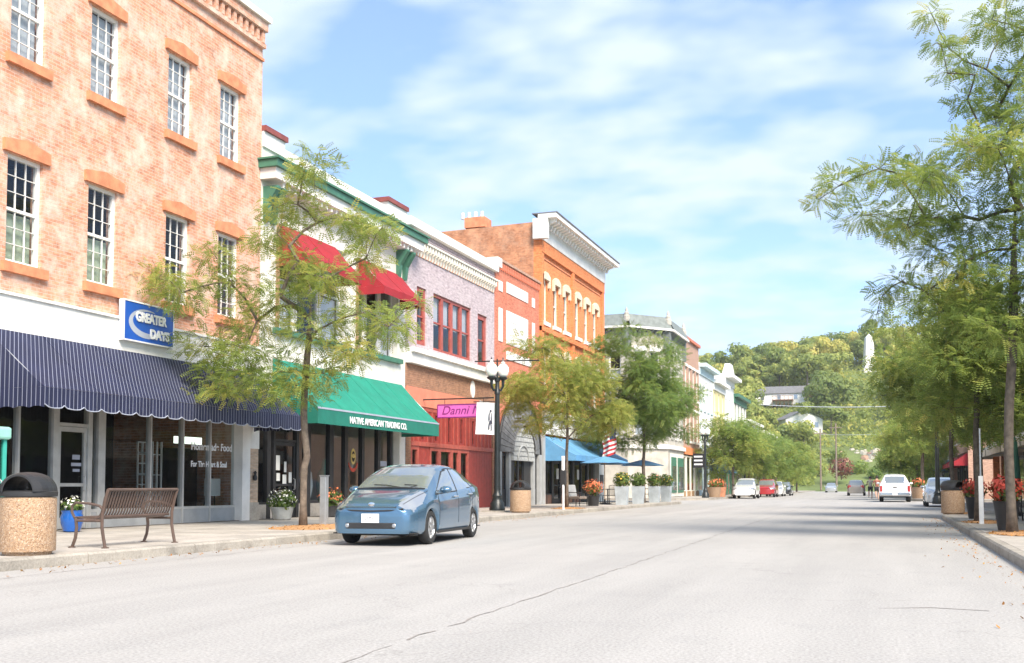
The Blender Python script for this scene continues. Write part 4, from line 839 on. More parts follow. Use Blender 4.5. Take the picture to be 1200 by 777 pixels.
def np_mesh(name,V,k,tint,parent,mat,faces=None):
    V=np.asarray(V,np.float32); nv=len(V); F=np.arange(nv,dtype=np.int32) if faces is None else np.asarray(faces,np.int32).ravel(); nf=len(F)//k
    me=bpy.data.meshes.new(name); me.vertices.add(nv); me.vertices.foreach_set('co',V.ravel()); me.loops.add(len(F)); me.loops.foreach_set('vertex_index',F)
    me.polygons.add(nf); me.polygons.foreach_set('loop_start',np.arange(0,nf*k,k,dtype=np.int32)); me.polygons.foreach_set('loop_total',np.full(nf,k,np.int32))
    at=me.attributes.new('tint','FLOAT','POINT'); at.data.foreach_set('value',np.asarray(tint,np.float32)); me.update(calc_edges=True)
    if name is None: return me
    return link(name,me,parent,mat)
def grass_plume(name,parent,c,r,h,n,mat,seed):
    g=np.random.default_rng(seed); a=g.random(n)*2*PI; q=g.random(n); e=np.stack([np.cos(a)*r*(.3+q),np.sin(a)*r*(.3+q),h*(.5+.6*g.random(n))],1); c=np.array(c)
    side=np.stack([-np.sin(a),np.cos(a),0*a],1)*.018; mid=e*np.array([.45,.45,.75])
    V=np.stack([c-side,c+side+0*e,c+mid+side,c+mid-side,c+mid-side,c+mid+side,c+e+side*.2+np.array([0,0,-.1*h]),c+e-side*.2+np.array([0,0,-.1*h])],1).reshape(-1,3)-np.array(BASE[parent.name])
    return np_mesh(name,V,4,np.repeat(np.clip(g.normal(.5,.2,n),0,1),8),parent,mat)
leafball('flowers',hb,(-15.15,47.8,5.3),.5,260,.07,'flower_orange',11); leafball('foliage',hb,(-15.15,47.8,5.15),.42,160,.07,'leaves_plant',12)
# litter bins
def bin_(loc,label,rz=0):
    B=thing('litter_bin',label,'bin',loc,'aggregate litter bins along the street',rz,True)
    mb=MB(); mb.lathe([(.30,0),(.31,.045),(.352,.05),(.355,.08),(.355,.74),(.345,.765),(.30,.77)],n=36); build('body',mb,'aggregate',B,True)
    mb=MB(); mb.lathe([(.30,.772),(.362,.774),(.366,.80),(.366,.835),(.34,.85),(.33,.852)],n=36); build('collar',mb,'plastic_black',B,True)
    # dome with two open mouths: a barrel arch hood
    mb=MB(); ns=18; ny=7; W=.335
    def D(i,j,sh):
        a=PI*i/ns; y=-W+2*W*j/ny; k=math.sqrt(max(.0,1-(y/.36)**2))
        return ((.345-sh)*math.cos(a)*max(k,.45)**.6, y*(1-sh*.2), .84+(.26-sh)*math.sin(a)*(.80+.2*k))
    for i in range(ns):
        for j in range(ny):
            mb.quad(D(i,j,0),D(i+1,j,0),D(i+1,j+1,0),D(i,j+1,0)); mb.quad(D(i,j,.03),D(i+1,j,.03),D(i+1,j+1,.03),D(i,j+1,.03))
        for j in (0,ny): mb.quad(D(i,j,0),D(i+1,j,0),D(i+1,j,.03),D(i,j,.03))
    build('hood',mb,'plastic_black',B,True)
    mb=MB(); mb.lathe([(.28,.76),(.28,.80)],n=24); build('liner',mb,'rubber',B); return B
bin_((-10.85,11.35,.15),'round pebble finish bin with black hood at the left edge near the bench',R(20))
bin_((-11.75,34.3,.15),'round pebble finish bin right of the lamp post before the arched front',R(10))
bin_((1.98,37.2,.15),'round pebble finish bin on the right kerb behind the red flowers',R(40))
# bench: contour slats, back towards the road
be=thing('bench','dark brown metal slat bench with its back to the road','bench',(-11.05,13.65,.15),None,0,True)
LEN=1.62
prof=[(-.36,.44),(-.33,.455),(-.27,.445),(-.15,.425),(-.02,.42),(.06,.445),(.11,.52),(.15,.64),(.19,.76),(.215,.83),(.245,.855)]
mb=MB()
for (x,z) in prof: pass
sl_=MB(); w=.032
for (a,b) in zip(prof,prof[1:]):
    d=Vector((b[0]-a[0],b[1]-a[1])).normalized(); n=(-d.y*.005,d.x*.005)
    k=sl_.P((a[0]+n[0],-w/2,a[1]+n[1]),(b[0]+n[0],-w/2,b[1]+n[1]),(b[0]+n[0],w/2,b[1]+n[1]),(a[0]+n[0],w/2,a[1]+n[1]),(a[0]-n[0],-w/2,a[1]-n[1]),(b[0]-n[0],-w/2,b[1]-n[1]),(b[0]-n[0],w/2,b[1]-n[1]),(a[0]-n[0],w/2,a[1]-n[1]))
    sl_.f+=[(k,k+1,k+2,k+3),(k+7,k+6,k+5,k+4),(k,k+4,k+5,k+1),(k+3,k+2,k+6,k+7)]
repeat('slat',sl_,'brown_metal',be,[(0,-LEN/2+.03+(LEN-.06)*i/25,0) for i in range(26)])
for (x,z) in ((-.35,.44),(.085,.46),(.25,.86)):
    mb=MB(); mb.tube([(x,-LEN/2,z),(x,LEN/2,z)],.021,8); build('rail',mb,'brown_metal',be,True)
for s in (-1,1):
    y=s*LEN/2
    mb=MB(); mb.tube([(.25,y,.86),(.2,y,.72),(.15,y,.5),(.15,y,.3),(.18,y,.15),(.215,y,.0)],.024,8); build('leg',mb,'brown_metal',be,True)
    mb=MB(); mb.tube([(-.33,y,.44),(-.31,y,.3),(-.33,y,.14),(-.39,y,.0)],.024,8); build('leg',mb,'brown_metal',be,True)
    mb=MB(); mb.tube([(-.35,y,.44),(-.40,y,.52),(-.40,y,.62),(-.33,y,.665),(-.1,y,.655),(.1,y,.62),(.17,y,.56)],.02,8); build('armrest',mb,'brown_metal',be,True)
    mb=MB(); mb.tube([(-.33,y,.4),(.15,y,.4)],.02,8); build('side_rail',mb,'brown_metal',be,True)
    for x in (.215,-.39): mb=MB(); mb.lathe([(.055,0),(.055,.012),(.03,.02)],(x,y),12); build('foot_plate',mb,'brown_metal',be)
# teal cabinet cut by the frame
tc_=thing('teal_cabinet','tall teal glazed cabinet at the left edge behind the bin','cabinet',(-13.67,13.0,.15))
mb=MB(); mb.box(-14.170,-13.220,12.75,12.80,.15,1.80).box(-14.170,-14.120,12.80,13.35,.15,1.80).box(-13.280,-13.220,12.80,13.35,.15,.55).box(-13.280,-13.220,12.80,12.86,.55,1.8).box(-13.280,-13.220,13.29,13.35,.55,1.8).box(-13.280,-13.220,12.86,13.29,1.10,1.16); build('frame',mb,'teal_paint',tc_)
mb=MB(); mb.box(-14.220,-13.160,12.70,13.40,1.80,2.0); build('top',mb,'teal_pale',tc_,bevel=.04)
mb=MB(); mb.box(-13.260,-13.245,12.86,13.29,.55,1.80); build('pane',mb,'shop_glass',tc_); mb=MB(); mb.tube([(-13.210,13.2,.95),(-13.160,13.2,.98),(-13.160,13.2,1.14),(-13.210,13.2,1.17)],.012,6); build('handle',mb,'pale_aluminium',tc_)
# flower pots
def pot(name,label,loc,prof,mat,plants,cat='flower pot',group=None):
    B=thing(name,label,cat,loc,group,0,True); mb=MB(); mb.lathe(prof,n=24); build('pot',mb,mat,B,True)
    rt,zt=prof[-1][0],prof[-1][1]; mb=MB(); mb.lathe([(rt*.5,zt-.06),(rt*.93,zt-.03)],n=16); build('soil',mb,'soil',B)
    for i,(nm,c,r,n,s,m) in enumerate(plants):
        if nm=='plume': grass_plume('plume',B,(c[0],c[1],c[2]),r,r*1.6,n,m,i+5)
        else: leafball(nm,B,c,r,n,s,m,len(label)*7+i,.75)
    return B
pot('blue_flower_pot','glossy blue pot of white flowers beside the shop door',(-15.25,17.1,.15),[(.11,0),(.16,.02),(.21,.17),(.22,.29),(.19,.38),(.21,.43)],'planter_blue',
    [('foliage',(0,0,.49),.23,260,.045,'leaves_plant'),('flowers',(0,0,.56),.24,90,.032,'flower_white')])
pot('white_flower_bowl','low pale bowl of yellow green flowers by the brick pilaster',(-15.35,25.05,.15),[(.2,0),(.24,.03),(.3,.3),(.33,.34)],'pot_white',
    [('foliage',(0,0,.5),.42,420,.055,'leaves_plant'),('flowers',(0.02,0,.58),.42,110,.04,'flower_white')])
pot('dark_flower_pot','dark pot of orange flowers behind the galvanised post',(-15.3,27.6,.15),[(.2,0),(.25,.03),(.28,.32),(.3,.35)],'planter_dark',
    [('foliage',(0,0,.5),.4,350,.055,'leaves_plant'),('flowers',(0,0,.58),.42,120,.045,'flower_orange')])
# posts
po=thing('galvanised_post','short galvanised square post beside the mulched tree','post',(-12.0,21.35,.15),None,0,True)
mb=MB(); mb.box(-.075,.075,-.075,.075,0,1.13); build('post',mb,'galvanised',po,bevel=.012); mb=MB(); mb.box(-.085,.085,-.085,.085,1.131,1.15); build('cap',mb,'galvanised',po)
po=thing('meter_post','slim white post with a black meter head beside the blue awning tree','post',(-11.7,39.2,.15),None,0,True)
mb=MB(); mb.tube([(0,0,0),(0,0,2.0)],.045,10); build('post',mb,'white_metal',po,True); mb=MB(); mb.box(-.12,.12,-.06,.06,.95,1.5); build('meter_head',mb,'plastic_black',po,bevel=.03); mb=MB(); mb.box(-.06,.06,-.02,.02,1.52,2.05); build('sign_plate',mb,'white_metal',po)
# street lamps
def lamp(loc,label,full=False):
    B=thing('street_lamp',label,'street lamp',loc,'globe street lamps',0,True)
    if full: mb=MB(); mb.box(-.42,.42,-.42,.42,-.13,.05); build('plinth',mb,'curb_concrete',B)
    z0=.05 if full else 0
    mb=MB(); mb.lathe([(.27,z0),(.28,.12),(.25,.17),(.25,.3),(.2,.36),(.16,.5),(.18,.56),(.12,.66),(.11,.8)],n=20); build('base',mb,'lamp_green_black',B,True)
    mb=MB(); n=20; 
    mb.lathe([(.115,.8),(.095,2.6),(.08,4.1),(.10,4.12),(.10,4.2),(.075,4.24),(.07,4.55),(.1,4.58),(.1,4.66),(.03,4.72)],n=16); build('post',mb,'lamp_green_black',B,True)
    for i,s in enumerate((-1,1)):
        dx,dy=s*.15,s*.12
        mb=MB(); mb.tube([(0,0,4.3),(dx*.7,dy*.7,4.25),(dx*1.1,dy*1.1,4.4),(dx*1.1,dy*1.1,4.62)],[.05,.045,.045,.06],8); A=build('arm',mb,'lamp_green_black',B,True)
        mb=MB(); mb.lathe([(.06,0),(.15,.06),(.17,.1),(.13,.13)],(dx*1.1,dy*1.1),14,4.6); build('gallery',mb,'lamp_green_black',A,True)
        mb=MB(); mb.lathe([(.10,0),(.17,.06),(.215,.2),(.2,.34),(.13,.43),(.07,.47),(.075,.5),(.03,.56),(.02,.6)],(dx*1.1,dy*1.1),18,4.73); build('globe',mb,'globe_glass',A,True)
        mb=MB(); mb.lathe([(.02,0),(.028,.04),(.006,.1)],(dx*1.1,dy*1.1),8,5.33); build('finial',mb,'lamp_green_black',A)
    return B
l1=lamp((-12.85,35.0,.15),'black twin globe street lamp on a concrete plinth in front of the mauve shop',True)
mb=MB(); mb.tube([(-.85,0,5.3),(1.55,0,5.25)],.022,6); build('banner_rod',mb,'lamp_green_black',l1); mb=MB(); mb.tube([(0,0,4.66),(0,0,5.35)],.03,6); build('rod_stem',mb,'lamp_green_black',l1)
bn=thing('white_banner','white banner with a dark sketched figure hanging from the near street lamp','banner',(-13.2,35.0,2.9))
mb=MB()
def BP(i,j): u=i/10; v=j/10; return (-13.62-.05*(1-v)+.72*u+.05*u*(1-v),35.0+.03*math.sin(u*7+v*2)*(1-v),2.88+1.12*v-.04*u)
for i in range(10):
    for j in range(10): mb.quad(BP(i,j),BP(i+1,j),BP(i+1,j+1),BP(i,j+1))
build('cloth',mb,'sign_white',bn,True)
mb=MB(); mb.tube([(-13.75,35.02,4.02),(-12.85,35.02,4.0)],.018,6); build('rod',mb,'lamp_green_black',bn)
mb=MB()
for (x,z,w,h) in ((-13.12,3.62,.08,.1),(-13.16,3.34,.05,.26),(-13.06,3.34,.04,.26),(-13.15,3.2,.14,.15),(-13.17,3.02,.05,.2),(-13.07,2.98,.04,.22),(-13.13,3.74,.05,.03)): 
    mb.prism([(x,z),(x+w,z+.02),(x+w*.9,z+h),(x+w*.2,z+h*.97)],1,34.945,34.948)
build('sketch',mb,'sign_ink',bn)
ps=thing('pink_sign','pink shop sign with purple script hanging from a wall bracket','sign',(-14.3,35.6,3.6))
mb=MB(); mb.box(-15.35,-13.35,35.57,35.63,3.55,3.97); build('panel',mb,'sign_pink',ps)
mb=MB(); mb.box(-15.38,-13.32,35.56,35.64,3.51,3.549).box(-15.38,-13.32,35.56,35.64,3.971,4.01).box(-15.385,-15.351,35.56,35.64,3.549,3.971); build('rim',mb,'sign_purple',ps)
mb=MB(); mb.tube([(-15.98,35.6,4.2),(-13.2,35.6,4.2)],.024,6); 
for x in (-15.1,-13.6): mb.tube([(x,35.6,4.2),(x,35.6,4.0)],.01,5)
build('bracket',mb,'black_metal',ps)
text('lettering','Danni Ni',.44,ps,'sign_purple',(-15.22,35.565,3.64),(1,0,0),(0,0,1),1.0,shear=.3)
# right side lamps, and one by the crossing
lamp((2.35,57.0,.15),'black twin globe street lamp beside the silver car'); lamp((-12.9,80.5,.15),'black twin globe street lamp at the far left corner')
lamp((-12.9,104,.15),'black twin globe street lamp rising beside the white parked car')
# cafe terrace
def umbrella(loc,label):
    B=thing('patio_umbrella',label,'umbrella',loc,'blue patio umbrellas',0,True)
    mb=MB(); n=8; r=1.25; zt=2.36; zr=2.03
    for i in range(n):
        a0,a1=2*PI*i/n,2*PI*(i+1)/n; q=4
        for k in range(q):
            f=lambda t,a,s=0:(r*t*math.cos(a),r*t*math.sin(a),zt-(zt-zr)*t**1.15)
            am=(a0+a1)/2; t0,t1=k/q,(k+1)/q; g_=lambda t:(r*t*.955*math.cos(am),r*t*.955*math.sin(am),zt-(zt-zr)*t**1.15-.02*t)
            mb.quad(f(t0,a0),f(t1,a0),g_(t1),g_(t0)); mb.quad(g_(t0),g_(t1),f(t1,a1),f(t0,a1))
    build('canopy',mb,'blue_canvas',B)
    mb=MB(); mb.tube([(0,0,.05),(0,0,2.45)],.022,8); build('pole',mb,'wood_slats',B,True)
    mb=MB()
    for i in range(n): a=2*PI*i/n; mb.tube([(0,0,1.95),(r*.5*math.cos(a),r*.5*math.sin(a),2.2)],.008,4)
    build('ribs',mb,'wood_slats',B); mb=MB(); mb.lathe([(.26,0),(.26,.05),(.06,.09),(.04,.25)],n=16); build('base',mb,'black_metal',B,True)
def cafe_table(loc,label):
    B=thing('cafe_table',label,'table',loc,'cafe tables under the umbrellas',0,True)
    mb=MB(); mb.lathe([(.4,.72),(.42,.73),(.42,.75),(.4,.755)],n=24); build('table_top',mb,'black_metal',B); mb=MB(); mb.lathe([(.22,0),(.2,.03),(.03,.06),(.03,.71),(.1,.72)],n=12); build('pedestal',mb,'black_metal',B)
def chair(loc,rz,label,mat='black_metal',grp='metal chairs on the cafe terrace'):
    B=thing('cafe_chair',label,'chair',loc,grp,rz,True)
    mb=MB(); mb.box(-.22,.22,-.22,.22,.43,.46); build('seat',mb,mat,B,bevel=.015)
    for x in (-.2,.2):
        mb=MB(); mb.tube([(x,.2,.43),(x*1.1,.24,0)],.014,6); build('leg',mb,mat,B); mb=MB(); mb.tube([(x,-.2,.9),(x,-.2,.43),(x*1.1,-.26,0)],.014,6); build('leg',mb,mat,B)
    for i in range(5): x=-.16+.08*i; mb=MB(); mb.tube([(x,-.2,.46),(x,-.22,.88)],.008,5); build('back_bar',mb,mat,B)
    mb=MB(); mb.tube([(-.2,-.2,.9),(0,-.22,.94),(.2,-.2,.9)],.014,6); build('back_rail',mb,mat,B)
umbrella((-13.1,51.0,.15),'blue patio umbrella nearest the blue awning'); umbrella((-12.9,58.6,.15),'blue patio umbrella over the far pair of zinc planters')
cafe_table((-13.1,51.6,.15),'round black cafe table under the nearer blue umbrella'); cafe_table((-12.9,59.3,.15),'round black cafe table under the farther blue umbrella')
chair((-12.7,50.3,.15),R(150),'black metal chair in front of the nearer umbrella pole'); chair((-13.8,52.2,.15),R(-60),'black metal chair behind the nearer umbrella pole'); chair((-12.6,58.2,.15),R(120),'black metal chair between the zinc planters')
ch=thing('lounge_chair','grey padded lounge chair beside the slender tree trunk','chair',(-13.0,45.8,.15),None,R(-110),True)
mb=MB(); mb.box(-.3,.3,-.3,.3,.32,.44); build('seat',mb,'wicker',ch,bevel=.03); mb=MB(); mb.prism([(-.32,.4),(-.22,.4),(-.34,.95),(-.42,.95)],0,-.29,.29); build('backrest',mb,'grey_paint',ch,bevel=.03)
for x in (-.27,.27):
    for y in (-.28,.28): mb=MB(); mb.tube([(x,y,.34),(x*1.05,y*1.1,0)],.02,6); build('leg',mb,'black_metal',ch)
    mb=MB(); mb.tube([(x,-.3,.62),(x,.28,.6),(x,.29,.4)],.02,6); build('armrest',mb,'black_metal',ch)
pot('square_dark_pot','small dark pot of rust coloured flowers beside the lounge chair',(-12.5,46.6,.15),[(.22,0),(.24,.03),(.28,.42),(.3,.45)],'planter_dark',[('foliage',(0,0,.75),.42,300,.06,'leaves_plant'),('flowers',(0,0,.85),.5,380,.055,'flower_orange')])
def zinc(loc,label,flow,seed):
    B=thing('zinc_planter',label,'planter',loc,'zinc box planters at the terrace',0,True)
    mb=MB(); k=mb.P((-.24,-.24,0),(.24,-.24,0),(.24,.24,0),(-.24,.24,0),(-.29,-.29,.88),(.29,-.29,.88),(.29,.29,.88),(-.29,.29,.88),(-.25,-.25,.88),(.25,-.25,.88),(.25,.25,.88),(-.25,.25,.88),(-.24,-.24,.8),(.24,-.24,.8),(.24,.24,.8),(-.24,.24,.8))
    for a,b in ((0,4),(4,8),(8,12)):
        for i in range(4): j=(i+1)%4; mb.f.append((k+a+i,k+a+j,k+b+j,k+b+i))
    build('box',mb,'planter_zinc',B); mb=MB(); mb.box(-.239,.239,-.239,.239,.78,.82); build('soil',mb,'soil',B)
    leafball('foliage',B,(0,0,1.18),.44,620,.07,'leaves_plant',seed,.95); leafball('flowers',B,(.03,0,1.25),.42,70,.05,flow,seed+1,.9)
zinc((-11.9,49.6,.15),'zinc box planter nearest the camera with a rounded shrub','flower_yellow',31); zinc((-11.9,53.1,.15),'second zinc box planter with feathery green shrub','leaves_plant',33)
zinc((-11.9,57.1,.15),'third zinc box planter below the far umbrella','flower_orange',35); zinc((-11.9,60.3,.15),'last zinc box planter with yellow flowers at the corner','flower_yellow',37)
# flag on a staff
fl=thing('flag','striped red and white flag hanging from a staff above the blue umbrella','flag',(-13.6,54.5,2.6))
mb=MB(); mb.tube([(-16,54.9,3.55),(-13.3,54.4,4.3)],.022,6); build('staff',mb,'white_metal',fl)
def FP(i,j): u=i/12; v=j/13; return (-13.35-.75*u+.04*math.sin(j*.9),54.42+.12*math.sin(u*9)+.1*u,4.25-.2*u-1.5*v-.1*u*v)
for j in range(13):
    mb=MB()
    for i in range(12):
        if j<6 and i<5: continue
        mb.quad(FP(i,j),FP(i+1,j),FP(i+1,j+1),FP(i,j+1))
    build('stripe',mb,'flag_red' if j%2==0 else 'flag_white',fl)
mb=MB()
for j in range(6):
    for i in range(5): mb.quad(FP(i,j),FP(i+1,j),FP(i+1,j+1),FP(i,j+1))
build('canton',mb,'flag_blue',fl)
# right kerb: tapered dark pots with red flowers, posts, iron bench, shut umbrella
for i,(y,lab) in enumerate(((23.9,'tall dark pot of red flowers beside the nearest right trunk'),(32.3,'tall dark pot of red flowers beside the second right trunk'))):
    pot('tapered_planter',lab,(2.28,y,.15),[(.16,0),(.17,.03),(.25,.58),(.27,.6)],'planter_dark',[('foliage',(0,0,.75),.32,260,.06,'leaves_plant'),('flowers',(0,0,.85),.38,420,.055,'flower_red')],'planter','dark planters of red flowers on the right')
po=thing('sign_post','pale square sign post on the right kerb between the flower pots','post',(2.12,28.0,.15),None,0,True)
mb=MB(); mb.box(-.05,.05,-.05,.05,0,1.15); build('post',mb,'white_metal',po); mb=MB(); mb.tube([(0,0,1.15),(0,0,2.3)],.02,6); build('upper_post',mb,'galvanised',po)
ib=thing('iron_bench','black iron bench on the right pavement behind the flower pots','bench',(3.1,31.5,.15),None,R(90),True)
mb=MB(); 
for i in range(6): mb.box(-.6,.6,-.22+.075*i,-.165+.075*i,.43,.455)
build('seat',mb,'black_metal',ib)
for i in range(5): mb=MB(); mb.box(-.6,.6,.24+.012*i,.255+.012*i,.5+.075*i,.56+.075*i); build('back_slat',mb,'black_metal',ib)
for x in (-.58,.58):
    mb=MB(); mb.tube([(x,-.24,0),(x,-.2,.3),(x,-.22,.64),(x,.24,.62)],.022,6); build('leg',mb,'black_metal',ib); mb=MB(); mb.tube([(x,.3,0),(x,.22,.4),(x,.32,.9)],.022,6); build('leg',mb,'black_metal',ib)
fu=thing('folded_umbrella','dark green folded patio umbrella on the right pavement','umbrella',(3.9,38.0,.15),None,0,True)
mb=MB(); mb.lathe([(.13,.95),(.17,1.05),(.15,1.6),(.09,2.3),(.03,2.5)],n=10); build('canopy',mb,'green_trim',fu,True); mb=MB(); mb.tube([(0,0,0),(0,0,2.55)],.02,6); build('pole',mb,'wood_slats',fu); mb=MB(); mb.lathe([(.24,0),(.24,.05),(.05,.1)],n=14); build('base',mb,'black_metal',fu)
cafe_table((3.7,36.0,.15),'round black cafe table on the right pavement'); chair((3.4,35.3,.15),R(30),'black metal chair at the right pavement table')
for i,(x,y,lab) in enumerate(((-12.8,84,'tan planter tub under the far left street lamp'),(-12.8,87,'red brown planter tub behind the tan one on the far left'),(2.1,81,'tan planter tub at the far right corner'))):
    pot('planter_tub',lab,(x,y,.15),[(.42,0),(.45,.05),(.55,.75),(.58,.8)],'aggregate' if i!=1 else 'terracotta',[('foliage',(0,0,1.0),.5,200,.1,'leaves_plant'),('flowers',(0,0,1.1),.5,160,.09,'flower_orange')],'planter')
for i in range(5): pot('row_planter',['first','second','third','fourth','fifth'][i]+' low tub of rust flowers in the far row along the left kerb',(-12.7,112+9*i,.15),[(.35,0),(.45,.5)],'terracotta',[('flowers',(0,0,.8),.6,160,.12,'flower_orange')],'planter','far row of rust coloured tubs')
ss=thing('shop_blade_sign','black and white blade sign on a post at the far left corner','sign',(-13.3,83,.15),None,0,True)
mb=MB(); mb.tube([(0,0,0),(0,0,3.6)],.06,8); build('post',mb,'black_metal',ss); mb=MB(); mb.box(-.95,-.06,-.05,.05,2.3,3.4); build('board',mb,'black_metal',ss); mb=MB()
for i in range(3): mb.box(-.85,-.2,-.056,-.051,2.5+.3*i,2.62+.3*i)
build('sign_lines',mb,'sign_white',ss)
# ================================================================ VEHICLES  (local x = 0 at the nose, growing to the tail; y sideways; z up)
def itp(tab,x):
    xs=[p[0] for p in tab]; ys=[p[1] for p in tab]; return np.interp(x,xs,ys)
def smooth_tab(tab,x,w=.07):
    return sum(itp(tab,x+d) for d in (-w,-w/2,0,w/2,w))/5
GRID={}
def car(name,label,loc,rz,spec,group=None,step=.03,cat='car',paint='paint_white'):
    B=thing(name,label,cat,loc,group,rz,True); L=spec['L']
    xs=np.concatenate([[0,.008,.02,.04,.07],np.arange(.1,L-.1,step),[L-.1,L-.07,L-.04,L-.02,L-.008,L]])
    sm=spec.get('smooth',.07)
    top=smooth_tab(spec['top'],xs,sm); belt=smooth_tab(spec['belt'],xs,.1); hw=itp(spec['hw'],xs); wr=smooth_tab(spec['wr'],xs,.08)
    sill=spec.get('sill',.2); Rw=spec['Rw']; arch=spec.get('arch',Rw*1.12)
    zl=np.full(len(xs),sill); zl=np.where(xs<.5,sill+.02*(1-xs/.5),zl)
    for xc in spec['axles']:
        dx=np.abs(xs-xc); zl=np.where(dx<arch,np.maximum(zl,Rw+np.sqrt(np.maximum(arch**2-dx**2,0))*.96),zl)
    zl=np.minimum(zl,belt-.1)
    gz=np.maximum(top-belt,.012)
    rows=[]                      # (y,z) per row from the sill to the roof middle
    def add(y,z): rows.append(np.stack([xs,y,z],1))
    ns=20
    for k in range(ns+1):
        t=k/ns; bul=spec.get('bulge',.05)
        y=hw*(1-bul*(1-math.sin(PI*min(1,.18+t*.62)))-(.035*max(0,t-.8)/.2)-(.05*max(0,.12-t)/.12)); add(y,zl+(belt-zl)*t)
    # shoulder crease
    ng=20; yb=rows[-1][:,1].copy()
    for k in range(1,ng+1):
        t=k/ng; y=yb*(1-t)+wr*t; y=np.minimum(y,yb-.004*k); add(y+ .012*math.sin(PI*t)*np.minimum(gz/.4,1),belt+gz*(.90*t))
    ye=rows[-1][:,1].copy()
    for y_,z_ in ((.93,.94),(.82,.967),(.66,.983),(.5,.991),(.34,.996),(.17,.999),(0,1.0)): add(ye*y_,belt+gz*z_)
    P=np.stack(rows,1)           # stations x rows x 3
    nx,nr=P.shape[:2]
    Q=np.concatenate([P,P[:,-2::-1]*np.array([1,-1,1])],1); nq=Q.shape[1]
    cls={}
    def put(key,quad): cls.setdefault(key,[]).append(quad)
    C=(Q[:-1,:-1]+Q[1:,:-1]+Q[:-1,1:]+Q[1:,1:])/4
    for i in range(nx-1):
        for j in range(nq-1):
            r=j if j<nr-1 else nq-2-j; r=r*10//ns if r<ns else r-ns+10; c=C[i,j]
            key=spec['cls'](c[0],c[1],c[2],r,float(belt[i]),float(top[i])) or 'body'
            put(key,(i*nq+j,(i+1)*nq+j,(i+1)*nq+j+1,i*nq+j+1))
    for i in (0,nx-1):           # nose and tail caps
        for j in range(nr-1): 
            c=(Q[i,j]+Q[i,j+1])/2; key=(spec['cap'](i==0,abs(c[1]),c[2]) if 'cap' in spec else None) or 'body'
            a=(i*nq+j,i*nq+j+1,i*nq+nq-2-j,i*nq+nq-1-j); put(key,a)
    V=Q.reshape(-1,3); mats={'body':paint,'windshield':'car_glass','rear_window':'car_glass','side_window':'car_glass','headlight':'headlamp_glass','tail_light':'tail_lamp_red','grille':'plastic_black','trim':'plastic_black','bumper':'plastic_black','bed':'plastic_black','pillar':paint}
    mats.update(spec.get('mats',{}))
    def mk(key,faces,parent,nm):
        used=sorted({v for f in faces for v in f}); mp_={v:i for i,v in enumerate(used)}
        me=bpy.data.meshes.new(nm); vv=V[used].copy()
        if key!='body' : vv=vv
        me.from_pydata([tuple(v) for v in vv],[],[tuple(mp_[v] for v in f) for f in faces]); me.update()
        o=link(nm,me,parent,mats[key],True); 
        try: me.set_sharp_from_angle(angle=R(38))
        except Exception: pass
        return o
    for key,faces in cls.items():
        if key in('headlight','tail_light','side_window'):
            for s in (1,-1):
                ff=[f for f in faces if V[f[0]][1]*s>0]
                if ff: mk(key,ff,B,key)
        else: mk(key,faces,B,key)
    # under body and wheel wells
    mb=MB(); mb.box(.25,L-.25,-spec['W']*.36,spec['W']*.36,sill-.02,.62); build('chassis',mb,'rubber',B)
    mb=MB(); mb.box(.12,L-.12,-spec['W']*.44,spec['W']*.44,sill+.01,sill+.03); build('floor_pan',mb,'rubber',B)
    tw=spec.get('tw',.2)
    for xc in spec['axles']:
        for s in (-1,1):
            yo=s*(spec['W']/2-.03); yi=yo-s*tw
            def wl(prof,n=28):
                mb=MB(lambda p:(xc+p[0],p[2],Rw+p[1])); mb.lathe([(r,(yo-s*d)) for r,d in prof],n=n,cap=False); return mb
            w=build('wheel',wl([(Rw*.3,.03),(Rw*.66,.045),(Rw*.69,.02),(Rw*.66,.10),(.02,.12)]),'alloy',B,True)
            build('tyre',wl([(Rw*.66,.02),(Rw*.72,.0),(Rw*.92,.004),(Rw*.985,.025),(Rw,.05),(Rw,tw-.05),(Rw*.95,tw),(Rw*.6,tw)]),'rubber',w,True)
            mb=MB(); nsp=spec.get('spokes',6)
            for k in range(nsp):
                a=2*PI*k/nsp; 
                def q(r,da,d): return (xc+r*math.cos(a+da),yo-s*d,Rw+r*math.sin(a+da))
                k0=mb.P(q(Rw*.12,.5,.02),q(Rw*.12,-.5,.02),q(Rw*.66,-.17,.022),q(Rw*.66,.17,.022),q(Rw*.12,.5,.06),q(Rw*.12,-.5,.06),q(Rw*.66,-.17,.06),q(Rw*.66,.17,.06))
                mb.f+=[(k0,k0+1,k0+2,k0+3),(k0,k0+4,k0+7,k0+3),(k0+1,k0+2,k0+6,k0+5)]
            build('rim',mb,'alloy',w)
            mb=MB(lambda p:(xc+p[0],p[2],Rw+p[1])); mb.lathe([(Rw*.16,yo-s*.012),(Rw*.17,yo-s*.05)],n=12); build('hub_cap',mb,'alloy',w)
